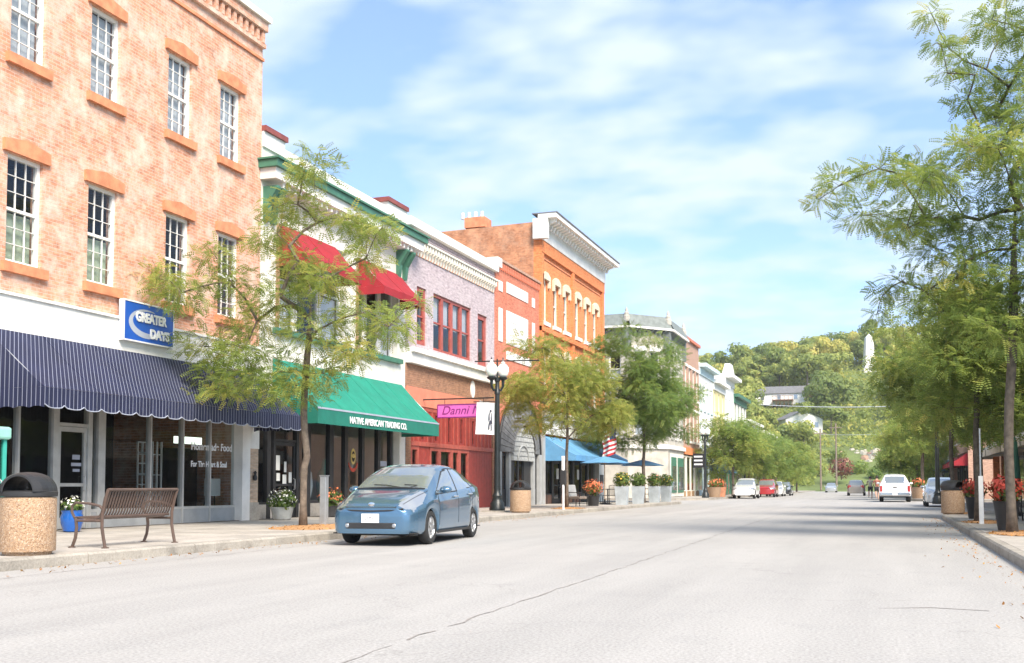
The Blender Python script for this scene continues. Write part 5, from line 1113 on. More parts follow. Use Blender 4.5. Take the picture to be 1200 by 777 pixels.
    # mirrors
    if spec.get('mirror'):
        mx_,mz_=spec['mirror']; my=float(np.interp(mx_,xs,rows[ns][:,1]))
        for s in (-1,1):
            mb=MB(); n=10; prof=[(.0,.02),(.03,.09),(.08,.115),(.13,.10),(.16,.03)]
            rings=[]
            for d,r_ in prof: rings.append(mb.P(*[(mx_-.03+d,s*(my+.10)+s*1.1*r_*math.cos(2*PI*q/n),mz_+.62*r_*math.sin(2*PI*q/n)) for q in range(n)]))
            for a,b in zip(rings,rings[1:]):
                for q in range(n): mb.f.append((a+q,a+(q+1)%n,b+(q+1)%n,b+q))
            mb.f.append(tuple(rings[0]+q for q in range(n))); mb.f.append(tuple(rings[-1]+q for q in range(n)))
            mb.tube([(mx_+.03,s*(my-.03),mz_-.05),(mx_+.06,s*(my+.06),mz_-.02)],.025,6)
            build('wing_mirror',mb,spec.get('mirror_mat',paint),B,True)
    G_=lambda x,r:(float(np.interp(x,xs,rows[r][:,1])),float(np.interp(x,xs,rows[r][:,2])))
    GRID['f']=G_; GRID['ns']=ns
    for it in spec.get('extra',[]): it(B,lambda x,t:(float(np.interp(x,xs,rows[int(t*ns)][:,1])),float(np.interp(x,xs,rows[int(t*ns)][:,2]))))
    return B
def plate(txt,x,z,front=True,w=.30,h=.15):
    def f(B,S):
        d=-1 if front else 1
        mb=MB(); mb.box(x-.008 if front else x,x if front else x+.008,-w/2,w/2,z-h/2,z+h/2); Pl=build('number_plate',mb,'sign_white',B)
        text('plate_lettering',txt,.10,Pl,'sign_ink',(x+d*.010,-.13*d*-1 if not front else .13,z-.035),(0,-1 if front else 1,0),(0,0,1),.62,ext=.001)
    return f
def inpoly(x,y,P):
    c=False; n=len(P)
    for i in range(n):
        (x0,y0),(x1,y1)=P[i],P[(i+1)%n]
        if (y0>y)!=(y1>y) and x<(x1-x0)*(y-y0)/(y1-y0)+x0: c=not c
    return c
def door_lines(xs_,handles,z0,z1):
    def f(B,S):
        for s in (-1,1):
            for x in xs_:
                mb=MB(); pts=[]
                for t in range(0,11):
                    y,z=S(x,t/10); 
                    if z>=z0: pts.append((x,s*(y+.0),z))
                mb.tube(pts,.0055,4,False); build('door_gap',mb,'rubber',B)
            for x,z in handles:
                mb=MB(); y=S(x,.8)[0]; mb.tube([(x-.09,s*(y-.005),z),(x-.07,s*(y+.03),z),(x+.07,s*(y+.03),z),(x+.09,s*(y-.005),z)],.014,6); build('door_handle',mb,'alloy',B,True)
    return f
# -- blue hatchback
def cls_h(x,y,z,r,belt,top):
    ay=abs(y)
    side=10<=r<30
    if side and inpoly(x,z,[(1.22,belt+.02),(2.08,1.33),(2.45,1.395),(2.45,belt+.02)]): return 'side_window'
    if side and inpoly(x,z,[(2.53,belt+.02),(2.53,1.395),(2.95,1.385),(3.28,1.29),(3.50,belt+.035)]): return 'side_window'
    if side and inpoly(x,z,[(3.57,belt+.05),(3.38,1.26),(3.72,1.15),(3.80,belt+.06)]): return 'side_window'
    if side and inpoly(x,z,[(2.45,belt+.02),(2.45,1.395),(2.53,1.395),(2.53,belt+.02)]): return 'trim'
    if side and inpoly(x,z,[(1.15,belt-.005),(2.04,1.36),(2.45,1.418),(2.95,1.408),(3.32,1.315),(3.78,1.17),(3.88,belt+.03)]): return 'trim'
    if r>=28 and 1.02<x<1.93 and ay<.70-(x-1.02)*.14: return 'windshield'
    if r>=29 and 3.25<x<4.22 and ay<.56: return 'rear_window'
    if x<.86 and r>=6 and inpoly(x,ay,[(.06,.50),(.30,.46),(.84,.66),(.86,.74),(.52,.79),(.18,.74),(.06,.62)]) and z>.60: return 'headlight'
    if x<.12 and ay<.47 and .652<z<.69: return 'grille'
    if x>4.18 and ay>.55 and .72<z<1.08: return 'tail_light'
    return None
HB=dict(L=4.45,W=1.725,sill=.20,Rw=.305,axles=(.92,3.62),
 top=[(0,.655),(.03,.70),(.12,.76),(.3,.835),(.6,.92),(.98,1.005),(1.05,1.03),(1.5,1.27),(1.93,1.43),(2.3,1.487),(2.7,1.485),(3.2,1.425),(3.7,1.30),(4.2,1.135),(4.3,1.09),(4.4,1.02),(4.45,.94)],
 belt=[(0,.60),(.1,.64),(.4,.735),(.8,.83),(1.2,.895),(2.5,.95),(3.5,1.01),(4.2,1.04),(4.45,.90)],
 hw=[(0,.58),(.008,.61),(.03,.66),(.07,.70),(.15,.745),(.3,.79),(.6,.835),(.95,.855),(1.5,.8625),(3.2,.8625),(3.7,.845),(4.1,.80),(4.3,.75),(4.4,.69),(4.45,.62)],
 wr=[(0,.46),(.3,.58),(.95,.70),(1.4,.66),(1.9,.60),(2.6,.585),(3.4,.56),(4.2,.57),(4.45,.5)],
 cls=cls_h,cap=lambda fr,ay,z:None,mirror=(1.42,.99),spokes=5,tw=.185)
def hatch_extra(B,S):
    mb=MB(); mb.box(-.006,.03,-.47,.47,.30,.415); build('lower_grille',mb,'plastic_black',B,bevel=.02)
    mb=MB(); mb.tube([(.03,-.60,.655),(.004,-.35,.625),(-.003,0,.615),(.004,.35,.625),(.03,.60,.655)],.016,6); build('upper_slot',mb,'plastic_black',B,True)
    for s in (-1,1):
        mb=MB(lambda p:(-.010+p[2],s*.44+p[0],.36+p[1])); mb.lathe([(.036,.02),(.036,.0),(.028,-.006),(.005,-.006)],n=16); F_=build('fog_light',mb,'headlamp_glass',B,True)
    G=GRID['f']; ns=GRID['ns']
    for s in (-1,1):
        mb=MB(); mb.tube([(x,s*G(x,ns+16)[0],G(x,ns+16)[1]+.001) for x in np.arange(.14,1.0,.05)],.0055,4,False); build('hood_gap',mb,'rubber',B)
    mb=MB()
    for s in (-1,1): mb.tube([(1.02,s*.1-.28,1.035),(1.10,s*.3-.18,1.075),(1.13,s*.3+.08,1.085)],.008,5)
    build('wipers',mb,'rubber',B)
    mb=MB(); mb.tube([(1.0,-.66,1.005),(.985,-.3,1.022),(.98,0,1.026),(.985,.3,1.022),(1.0,.66,1.005)],.018,6); build('cowl',mb,'rubber',B,True)
    for s in (-1,1):
        mb=MB(); mb.box(1.2,3.3,s*.845-.012,s*.845+.012,.19,.235); build('sill_strip',mb,'plastic_black',B)
    mb=MB(lambda p:(.055+p[2]*.9,p[0],.735+p[1]*.6)); mb.lathe([(.06,.0),(.06,-.02),(.01,-.028)],n=16); build('badge',mb,'chrome',B,True)
HB['extra']=[plate('323 M37',-.012,.49,True,.33,.16),hatch_extra,door_lines([1.30,2.47,3.45],[(2.28,.86),(3.25,.90)],.3,1)]
car('hatchback_car','metallic blue hatchback parked on the left facing the camera',(-8.60,16.95,.004),R(95),HB,paint='paint_blue',step=.022)
# -- sport utility and saloon shapes for the far cars
def cls_s(x,y,z,r,belt,top):
    ay=abs(y); side=10<=r<30
    if side and inpoly(x,z,[(1.35,belt+.02),(1.95,1.52),(2.45,1.57),(2.45,belt+.02)]): return 'side_window'
    if side and inpoly(x,z,[(2.55,belt+.02),(2.55,1.57),(3.3,1.55),(3.4,belt+.02)]): return 'side_window'
    if side and inpoly(x,z,[(3.5,belt+.02),(3.42,1.54),(3.9,1.48),(4.05,belt+.05)]): return 'side_window'
    if r>=28 and 1.22<x<1.95 and ay<.70-(x-1.22)*.1: return 'windshield'
    if r>=28 and 4.05<x<4.5 and ay<.58: return 'rear_window'
    if x<.55 and .42<ay and .72<z<.90 and x<.05+(ay-.42)*1.4: return 'headlight'
    if x<.10 and ay<.52 and .32<z<.72 and ay>.10+(.72-z)*.4: return 'grille'
    if x>4.35 and ay>.5 and .8<z<1.1: return 'tail_light'
    if z<.34: return 'trim'
SU=dict(L=4.6,W=1.85,sill=.26,Rw=.36,axles=(.95,3.65),
 top=[(0,.80),(.05,.90),(.2,.97),(.7,1.03),(1.2,1.09),(1.95,1.56),(2.4,1.66),(3.4,1.67),(4.0,1.61),(4.15,1.54),(4.5,1.12),(4.58,.95),(4.6,.85)],
 belt=[(0,.74),(.3,.86),(1.2,1.0),(3,1.06),(4.2,1.14),(4.6,.84)],
 hw=[(0,.62),(.03,.70),(.1,.78),(.3,.87),(.8,.92),(3.6,.925),(4.2,.88),(4.5,.8),(4.6,.7)],
 wr=[(0,.5),(.5,.66),(1.2,.74),(1.95,.64),(3.0,.62),(4.1,.6),(4.6,.58)],cls=cls_s,mirror=(1.5,1.12),mirror_mat='plastic_black',
 cap=lambda fr,ay,z:('grille' if fr and ay<.5 and .32<z<.62 else None),extra=[plate('7T41',-.012,.47)])
car('white_suv','white sport utility car heading the parked row at the far left',(-10.95,87.0,.004),R(90),SU,step=.06,paint='paint_white')
SR=dict(SU); SR['extra']=[]; SR['cap']=lambda fr,ay,z:('grille' if fr and ay<.55 and .3<z<.7 else None)
car('red_suv','red car with black grille behind the white one',(-10.6,99.5,.004),R(90),SR,step=.08,paint='paint_red')
def saloon(d,**k):
    s=dict(HB); s['extra']=[]; s.update(k); return s
car('white_hatchback','white hatchback half hidden behind the red car',(-10.5,107.0,.004),R(90),saloon(0),step=.08,paint='paint_white')
car('black_saloon','black car last in the visible parked row on the left',(-10.3,113.5,.004),R(90),saloon(0),step=.08,paint='paint_black')
car('tan_van','tan grey car driving away far up the street',(-3.1,121,.004),R(-90),dict(SR,cls=lambda x,y,z,r,b,t:cls_s(x,y,z,r,b,t)),step=.08,paint='paint_tan')
car('distant_car','small silver car at the far end of the street',(-8.2,170,.004),R(90),saloon(0),step=.1,paint='paint_silver')
car('silver_car','silver car parked at the right kerb before the crossing',(2.6,57.0,.004),R(90),saloon(0),step=.06,paint='paint_silver')
# -- white pickup seen from behind
def cls_p(x,y,z,r,belt,top):
    ay=abs(y); side=10<=r<30
    if side and inpoly(x,z,[(1.75,belt+.02),(2.25,1.62),(2.75,1.68),(2.75,belt+.02)]): return 'side_window'
    if side and inpoly(x,z,[(2.85,belt+.02),(2.85,1.68),(3.55,1.66),(3.62,belt+.02)]): return 'side_window'
    if r>=28 and 1.6<x<2.3 and ay<.72: return 'windshield'
    if 3.72<x<3.92 and ay<.60 and 1.20<z<1.66: return 'rear_window'
    if x<.3 and ay>.5 and .75<z<1.0: return 'headlight'
    if r>=30 and 4.02<x<5.4 and ay<.78: return 'bed'
    if x>5.44 and ay>.72 and .72<z<1.02: return 'tail_light'
PK=dict(L=5.5,W=1.98,sill=.38,Rw=.39,axles=(.95,4.25),smooth=.03,
 top=[(0,.95),(.06,1.06),(.3,1.12),(1.0,1.17),(1.6,1.22),(2.3,1.72),(2.7,1.82),(3.3,1.82),(3.72,1.76),(3.92,1.16),(4.0,1.10),(5.44,1.10),(5.5,1.08)],
 belt=[(0,.9),(.3,1.0),(1.6,1.10),(3.9,1.12),(4.0,1.085),(5.5,1.07)],
 hw=[(0,.78),(.05,.88),(.2,.95),(.6,.985),(5.35,.985),(5.47,.965),(5.5,.95)],
 wr=[(0,.7),(1.0,.82),(1.6,.80),(2.3,.64),(3.4,.61),(3.9,.66),(4.0,.9),(5.5,.9)],cls=cls_p,mirror=(1.95,1.22),bulge=.03,cap=lambda fr,ay,z:None,tw=.25)
def pick_extra(B,S):
    mb=MB(); mb.box(5.5,5.62,-.93,.93,.44,.62); build('rear_bumper',mb,'chrome',B,bevel=.03)
    mb=MB(); mb.box(5.501,5.515,-.70,.70,.66,1.06); T=build('tailgate',mb,'paint_white',B,bevel=.01)
    mb=MB(); mb.box(5.516,5.53,-.12,.12,.93,.99); build('tailgate_handle',mb,'plastic_black',T)
    for s in (-1,1): mb=MB(); mb.box(5.5,5.52,s*.84-.07,s*.84+.07,.68,1.04); build('tail_light',mb,'tail_lamp_red',B)
    mb=MB(); mb.box(4.4,4.6,-.8,.8,.3,.5); build('axle',mb,'rubber',B)
PK['extra']=[pick_extra,plate('5 9K',5.625,.53,False)]
car('pickup_truck','white pickup truck seen from behind near the far right kerb',(.45,78.2,.004),R(-90),PK,step=.05,cat='pickup',paint='paint_white')
# ================================================================ PEOPLE
def skin(name,verts,edges,radii,mat,parent,sub=2):
    me=bpy.data.meshes.new(name); me.from_pydata(verts,edges,[]); o=bpy.data.objects.new(name,me); COL.objects.link(o)
    md=o.modifiers.new('s','SKIN'); sv=me.skin_vertices[0].data
    for i,r in enumerate(radii): sv[i].radius=(r,r) if not isinstance(r,tuple) else r; sv[i].use_root=(i==0)
    o.modifiers.new('d','SUBSURF').levels=sub
    dg=bpy.context.evaluated_depsgraph_get(); dg.update(); m2=bpy.data.meshes.new_from_object(o.evaluated_get(dg)); bpy.data.objects.remove(o)
    m2.materials.clear(); return link(name,m2,parent,mat,'all')
def person(label,loc,rz,shirt,stride=.28):
    B=thing('person',label,'person',loc,None,rz,True)
    v=[(0,0,.92),(0,.02,1.10),(0,.03,1.30),(0,.04,1.43),(0,.05,1.50),(0,.07,1.58),(0,.09,1.66),(0,.085,1.73),
       (.10,0,.88),(.11,stride,.52),(.10,stride*.55,.10),(.10,stride*.55+.14,.05),
       (-.10,0,.88),(-.11,-stride*.3,.49),(-.11,-stride*1.6,.28),(-.11,-stride*1.6+.03,.15),
       (.19,.03,1.40),(.25,-.12,1.16),(.22,.10,1.02),(.20,.17,1.0),(-.19,.03,1.40),(-.25,.10,1.16),(-.20,.30,1.14),(-.18,.37,1.15)]
    e=[(0,1),(1,2),(2,3),(3,4),(4,5),(5,6),(6,7),(0,8),(8,9),(9,10),(10,11),(0,12),(12,13),(13,14),(14,15),(3,16),(16,17),(17,18),(18,19),(3,20),(20,21),(21,22),(22,23)]
    r=[.13,.125,.14,.09,.05,.085,.10,.05,.085,.06,.04,.035,.085,.06,.04,.03,.055,.043,.034,.03,.055,.043,.034,.03]
    skin('body',v,e,r,'skin',B)
    skin('shirt',[v[0],v[1],v[2],v[3],v[16],(.235,-.07,1.24),v[20],(-.235,.08,1.24)],[(0,1),(1,2),(2,3),(3,4),(4,5),(3,6),(6,7)],[.145,.14,.155,.105,.07,.058,.07,.058],shirt,B)
    skin('shorts',[v[0],v[8],(.108,stride*.75,.6),v[12],(-.108,-stride*.2,.6)],[(0,1),(1,2),(0,3),(3,4)],[.148,.10,.085,.10,.085],'cloth_black',B)
    mb=MB(); mb.lathe([(.01,.135),(.06,.12),(.095,.07),(.105,0),(.09,-.05)],(0,.06),14,1.66); build('hair',mb,'hair_dark',B,True)
    mb=MB(); mb.tube([(0,.185,1.66),(0,.205,1.64)],[.012,.016],6); build('nose',mb,'skin',B,True)
person('runner in a tan shirt and black shorts out in the roadway',(-1.25,87,.004),R(0),'cloth_tan')
person('person in a rust top beside the white pickup',(-.72,82.2,.004),R(10),'cloth_rust',.2)
# ================================================================ TREES
def grow(base,trunk,clumps,g,tip=.008):
    nodes=[np.array(p,float) for p in trunk]; par=[-1]+list(range(len(trunk)-1))
    # thicken the trunk samples
    order=sorted(clumps,key=lambda c:np.linalg.norm(np.array(c[:3])-nodes[-1]))
    ends=[]
    for c in order:
        c3=np.array(c[:3]); best=None
        for i,n in enumerate(nodes):
            if i<len(trunk)-3 and i<int(len(trunk)*.55): continue
            d=c3-n; L=np.linalg.norm(d); cost=L*(1+.8*max(0,-(d[2])/(L+.01)))+(.25 if i<len(trunk) else 0)
            if best is None or cost<best[0]: best=(cost,i)
        i=best[1]; a=nodes[i]; L=np.linalg.norm(c3-a); k=max(2,int(L/.35)); ctrl=(a+c3)/2+np.array([0,0,.12*L])+g.normal(0,.06*L,3); p=i
        for s in range(1,k+1):
            t=s/k; q=(1-t)**2*a+2*t*(1-t)*ctrl+t*t*c3+g.normal(0,.015,3); nodes.append(q); par.append(p); p=len(nodes)-1
        ends.append((p,c))
    return nodes,par,ends
FROND={}
def frond_template(pairs):
    if pairs in FROND: return FROND[pairs]
    V=[]
    for k in range(pairs):
        t=(k+.6)/pairs; x=t; z=-.30*t*t; w=.36*(1-.45*t)*(.75 if k==0 else 1); h=.80/pairs
        for s in (-1,1):
            c=np.array([x,0,z]); d=np.array([.35,s*.9,-.12]); d=d/np.linalg.norm(d); n=np.array([d[1]*s*0+.9,-s*.35,0])*h*.5
            V+=[c,c+d*w*.5+n,c+d*w,c+d*w*.5-n]
    FROND[pairs]=np.array(V); return FROND[pairs]
def make_tree(name,label,loc,trunk,clumps,seed,n_per,flen,mat,r0=.09,group=None,pairs=6,bark='bark',tint=(.45,.2),density=1.,twigs=5,flat=.66,rp=1.85):
    """trunk: points in tree space; clumps: (x,y,z,r) in tree space"""
    g=np.random.default_rng(seed); B=thing(name,label,'tree',loc,group,0,True)
    nodes,par,ends=grow(loc,trunk,clumps,g)
    # twigs inside each clump
    tw=[]
    for p,c in ends:
        for _ in range(twigs):
            d=g.normal(size=3)*np.array([1,1,.55]); d/=np.linalg.norm(d); e=np.array(c[:3])+d*c[3]*(.6+.5*g.random()); m=(nodes[p]+e)/2+np.array([0,0,.06])
            nodes.append(m); par.append(p); nodes.append(e); par.append(len(nodes)-2); tw.append(len(nodes)-1)
    n=len(nodes); w=np.zeros(n); kids=np.zeros(n,int)
    for i in range(1,n): kids[par[i]]+=1
    for i in range(n-1,-1,-1):
        if kids[i]==0: w[i]=.006**rp
        if i>0: w[par[i]]+=w[i]
    rad=w**(1/rp); k=r0/rad[0]; rad=np.where(rad*k<.0045,.0045,rad*k)
    for i in range(len(trunk)): rad[i]=max(rad[i],r0*(1-.80*i/len(trunk)))
    mb=MB(); nt_=len(trunk)
    tr=[0.85+.15*0]*nt_
    tpts=[tuple(p) for p in trunk]; trad=[float(rad[i])*(1.0+(.35 if i==0 else 0)) for i in range(nt_)]; trad[-1]*=.25; trad[-2]*=.6; mb.tube(tpts,trad,10)
    for i in range(nt_,n):
        p=par[i]; r1=float(rad[i]); r2=min(float(rad[p]),r1*1.35) if p>=nt_ else r1*1.1
        mb.tube([tuple(nodes[p]),tuple(nodes[i])],[r2,r1],5 if r1>.012 else 3,False)
    build('trunk',mb,bark,B,'all')
    C=[];D=[];T=[]
    for p,c in ends:
        m=max(4,int(n_per*density*(c[3]/.5)**2.0)); dd=g.normal(size=(m,3)); dd/=np.linalg.norm(dd,axis=1)[:,None]; rr=g.random(m)**.45
        q=dd*rr[:,None]*c[3]*np.array([1.08,1.08,flat])*1.1; 
        C.append(q+np.array(c[:3])); o=dd*np.array([1,1,.25])+g.normal(0,.45,(m,3)); o[:,2]-=.12; D.append(o)
        T.append(np.clip(g.normal(tint[0],tint[1],m)+g.normal(0,.12),0,1))
    C=np.concatenate(C);D=np.concatenate(D);T=np.concatenate(T); N_=len(C)
    x=D/np.linalg.norm(D,axis=1)[:,None]; up=np.tile([0,0,1.],(N_,1))+g.normal(0,.35,(N_,3)); y=np.cross(up,x); y/=np.linalg.norm(y,axis=1)[:,None]; z=np.cross(x,y)
    F=frond_template(pairs); s=(flen*(.65+.7*g.random(N_)))[:,None,None]
    V=C[:,None,:]+s*(F[None,:,0:1]*x[:,None,:]+F[None,:,1:2]*y[:,None,:]+F[None,:,2:3]*z[:,None,:])
    np_mesh('crown',V.reshape(-1,3),4,np.repeat(T,len(F)),B,mat); return B
rg=np.random.default_rng(5)
def lift(lst,dy): return [(x,float(rg.normal(0,dy)),z-.15,r) for x,z,r in lst]
T1=[(-3.59,5.84,.47),(-2.76,5.39,.57),(-2.31,6.35,.38),(-2.7,4.3,.6),(-1.61,4.93,.66),(-1.96,5.73,.47),(-.81,3.54,.8),(.07,3.25,.6),(-2.38,3.65,.57),(-.62,6.03,.5),(-.31,7.4,.5),(.62,7.95,.47),(-.41,6.6,.4),(.77,7.1,.34),(1.55,6.63,.5),(2.37,6.4,.26),(1.52,6.0,.38),(.89,5.5,.5),(.48,4.44,.55),(1.53,4.76,.47),(2.25,4.44,.5),(2.64,5.0,.22),(1.12,3.9,.4),(-2.6,3.05,.25),(-1.29,6.6,.3),(-1.08,7.45,.32),(1.74,3.9,.34),(-1.48,4.14,.5),(-.28,5.2,.45),(-3.95,6.0,.18),(.2,5.9,.35),(-.1,8.0,.25),(.3,6.9,.3),(1.15,6.9,.3),(-1.6,3.2,.4),(.6,3.5,.4)]
make_tree('locust_tree','young honey locust in a mulched pit in front of the cream building',(-12.15,20.7,.15),[(0,0,0),(.0,0,.5),(.0,.0,1.0),(.02,0,1.35),(.07,.02,1.55),(.05,.02,1.75),(.0,.02,2.1),(-.01,0,2.5),(.0,0,2.9),(.03,0,3.4),(.08,0,4.0),(.12,0,4.6),(.15,0,5.2)],[(x,y,z,r*1.15) for x,y,z,r in lift(T1,.55)],21,190,.215,'leaves_locust',r0=.078,pairs=6,density=1.0,tint=(.48,.22))
R1=[(-3.38,6.69,.26),(-2.99,6.88,.36),(-2.59,6.53,.42),(-2.26,7.16,.42),(-1.94,6.56,.45),(-1.58,7.47,.38),(-1.47,6.69,.48),(-1.14,7.17,.45),(-1.8,5.95,.38),(-1.01,6.23,.48),(-1.25,5.74,.45),(-.68,7.21,.48),(-.36,7.68,.36),(-1.24,10.32,.26),(-.9,9.96,.26),(-1.13,9.45,.23),(-.63,9.58,.26),(-.99,8.89,.2),(-.62,8.53,.26),(-.16,9.86,.36),(.18,10.32,.38),(.3,9.12,.42),(-.18,8.98,.26),(.25,8.2,.42),(-.07,8.41,.26),(-.39,6.34,.52),(.07,6.8,.52),(.23,5.79,.52),(-.26,5.5,.48),(-.72,5.36,.45),(-2.21,4.87,.24),(-1.89,5.1,.32),(-2.33,4.53,.17),(-1.5,4.82,.38),(-1.12,4.46,.45),(-.43,4.68,.52),(.17,4.64,.58),(.78,8.72,.5),(.96,7.05,.57),(1.07,5.4,.57),(.89,10.04,.5),(1.21,11.33,.5),(.33,11.3,.46),(1.85,7.77,.57),(1.94,5.98,.57),(2.31,9.18,.5),(.3,3.9,.49),(-.29,3.9,.46),(2.8,6.8,.6),(2.6,5.0,.6),(1.4,4.3,.55),(-.6,4.2,.4),(.8,6.2,.5),(-1.8,7.0,.3),(.3,7.4,.5),(.1,8.9,.42),(.5,9.6,.42),(.6,8.0,.5),(-.2,7.2,.45),(.5,5.0,.5),(.4,6.3,.5),(.15,4.2,.5),(-.9,5.0,.45),(-1.4,6.2,.42),(-.5,8.9,.24),(.9,4.2,.5)]
RT=lambda h,dx=0:[(0,0,0),(-.01,0,.5),(-.02,0,1.0),(-.03,.0,1.5),(-.02,0,2.0),(.0+dx*.2,0,2.5),(.05+dx*.5,0,3.1),(.1+dx*.8,0,3.8),(.12+dx,0,4.6),(.15+dx,0,5.5)]+([(.2+dx,.1,6.3)] if h>8 else [])
make_tree('locust_tree','tall honey locust nearest the camera on the right kerb',(2.22,22.3,.15),RT(10),[(x,y,z,r*1.12) for x,y,z,r in lift(R1,.75)],22,175,.22,'leaves_locust',r0=.088,pairs=7,bark='bark_dark',tint=(.36,.2))
def crown(n,rx,rz,zc,g,rmin=.35,rmax=.7,ry=None,top=0):
    out=[]
    while len(out)<n:
        d=g.normal(size=3); d/=np.linalg.norm(d); q=g.random()**.45
        x,y,z=d[0]*rx*q,d[1]*(ry or rx)*q,zc+d[2]*rz*q
        if z<zc-rz*.75: continue
        out.append((x,y,z,float(g.uniform(rmin,rmax))))
    return out
def street_tree(label,loc,h,rx,seed,mat,n=34,zc=None,per=150,fl=.26,pairs=4,r0=.08,tint=(.45,.2),name='locust_tree',group='street trees',bark='bark',rz=None,rmin=.4,rmax=.8,trunk=2.2):
    g=np.random.default_rng(seed); zc=zc or h*.62; rz=rz or (h-trunk)*.5
    T=[(0,0,0),(.02,0,trunk*.5),(.0,.02,trunk),(.04,0,trunk+.6),(.05,0,(trunk+h)*.5),(.08,0,h*.78)]
    return make_tree(name,label,loc,T,crown(n,rx,rz,zc,g,rmin,rmax),seed,per,fl,mat,r0,group,pairs,bark,tint,twigs=3)
street_tree('golden young locust in front of the orange building and blue awning',(-12.1,41.0,.15),7.2,2.5,41,'leaves_locust_gold',44,4.8,120,.27,5,.06,(.42,.22))
street_tree('dark green tree rising behind the zinc planters',(-12.3,56.2,.15),9.8,3.5,42,'leaves_green',80,5.8,120,.29,5,.08,(.40,.2),name='street_tree',rmin=.45,rmax=.85)
street_tree('second honey locust on the right kerb',(2.1,28.9,.15),6.4,2.0,43,'leaves_locust',54,4.1,125,.25,5,.07,(.42,.2),bark='bark_dark',rz=1.9)
street_tree('third honey locust on the right kerb by the bin',(2.0,38.0,.15),6.8,2.3,44,'leaves_locust',54,4.1,118,.28,5,.07,(.40,.2),bark='bark_dark',rz=2.1)
street_tree('green tree at the right kerb near the silver car',(3.75,49.5,.15),7.4,2.5,45,'leaves_green',46,4.6,150,.31,4,.09,(.5,.2),name='street_tree')
street_tree('bright green tree at the far right corner behind the pickup',(2.4,83,.15),7.6,2.8,46,'leaves_green',34,4.8,110,.36,4,.12,(.6,.2),name='street_tree')
for i,(x,y,h,rx,ti,lab) in enumerate(((-12.6,93.5,7.6,2.6,.62,'first green street tree beyond the crossing above the white parked car'),(-12.6,105,7.9,2.7,.66,'second green street tree of the far left row'),(-12.6,118,8.2,2.8,.55,'third green street tree of the far left row'),(-12.6,131,8.0,2.8,.5,'fourth green street tree of the far left row'),(-12.6,146,7.8,2.9,.45,'fifth green street tree of the far left row'),(-12.6,162,7.8,3.0,.42,'last green street tree of the far left row'),(2.4,98,7.6,2.8,.5,'second green street tree of the far right row'),(2.4,114,7.8,2.9,.45,'third green street tree of the far right row'),(2.4,134,8,3.0,.4,'last green street tree of the far right row'))):
    street_tree(lab,(x,y,.15),h,rx,60+i,'leaves_green',28,h*.54,70,.42,3,.11,(ti,.2),name='street_tree',rmin=.6,rmax=1.1,group='green street trees down the street',rz=h*.38)
# mulch pits with fallen leaves
def pit(loc,rx,ry,label,seed,h=.05):
    B=thing('mulch_bed',label,'mulch',loc,None,0,True); mb=MB(); n=26; rings=[]; r_=random.Random(seed)
    for q,z in ((1,.004),(.8,h*.6),(.45,h*.95),(.05,h)): rings.append(mb.P(*[(rx*q*math.cos(2*PI*i/n)*(1+.08*r_.random()),ry*q*math.sin(2*PI*i/n)*(1+.08*r_.random()),z+r_.uniform(-.006,.006)*(q<1)) for i in range(n)]))
    for a,b in zip(rings,rings[1:]):
        for i in range(n): j=(i+1)%n; mb.f.append((a+i,a+j,b+j,b+i))
    mb.f.append(tuple(rings[-1]+i for i in range(n))); build('mound',mb,'mulch',B,True)
    g=np.random.default_rng(seed); m=420; a=g.random(m)*2*PI; q=np.sqrt(g.random(m))*1.15; p=np.stack([rx*q*np.cos(a),ry*q*np.sin(a),.012+h*np.clip(1-q,0,1)+.01*g.random(m)],1); d=g.normal(size=(m,3))*.3; d[:,2]=1; d/=np.linalg.norm(d,axis=1)[:,None]
    o=leaf_quads('fallen_leaves',B,p,d,.028,'litter',g); o['kind']='stuff'
pit((-11.75,20.9,.15),.95,1.5,'orange mulch around the young locust beside the blue car',1); pit((2.45,22.4,.15),.6,1.0,'mulch around the nearest right hand tree',2); pit((2.3,29.0,.15),.5,.9,'mulch around the second right hand tree',3)
pit((-12.0,41.0,.15),.6,.9,'mulch around the golden tree by the blue awning',4); pit((2.2,38.0,.15),.5,.9,'mulch around the third right hand tree',5)
# leaf litter in the gutters
g=np.random.default_rng(77); m=900
y=g.random(m)*30+8; x=np.where(g.random(m)<.6,np.where(y<21.6,-10.4,-11.2)+np.abs(g.normal(0,.35,m)),1.55-np.abs(g.normal(0,.3,m))); p=np.stack([x,y,np.full(m,.012)],1); d=g.normal(size=(m,3))*.25; d[:,2]=1; d/=np.linalg.norm(d,axis=1)[:,None]
o=leaf_quads('leaf_litter',None,p,d,.022,'litter',g); o['kind']='stuff'; o['label']='scattered orange leaf litter along the gutters'; o['category']='leaf litter'
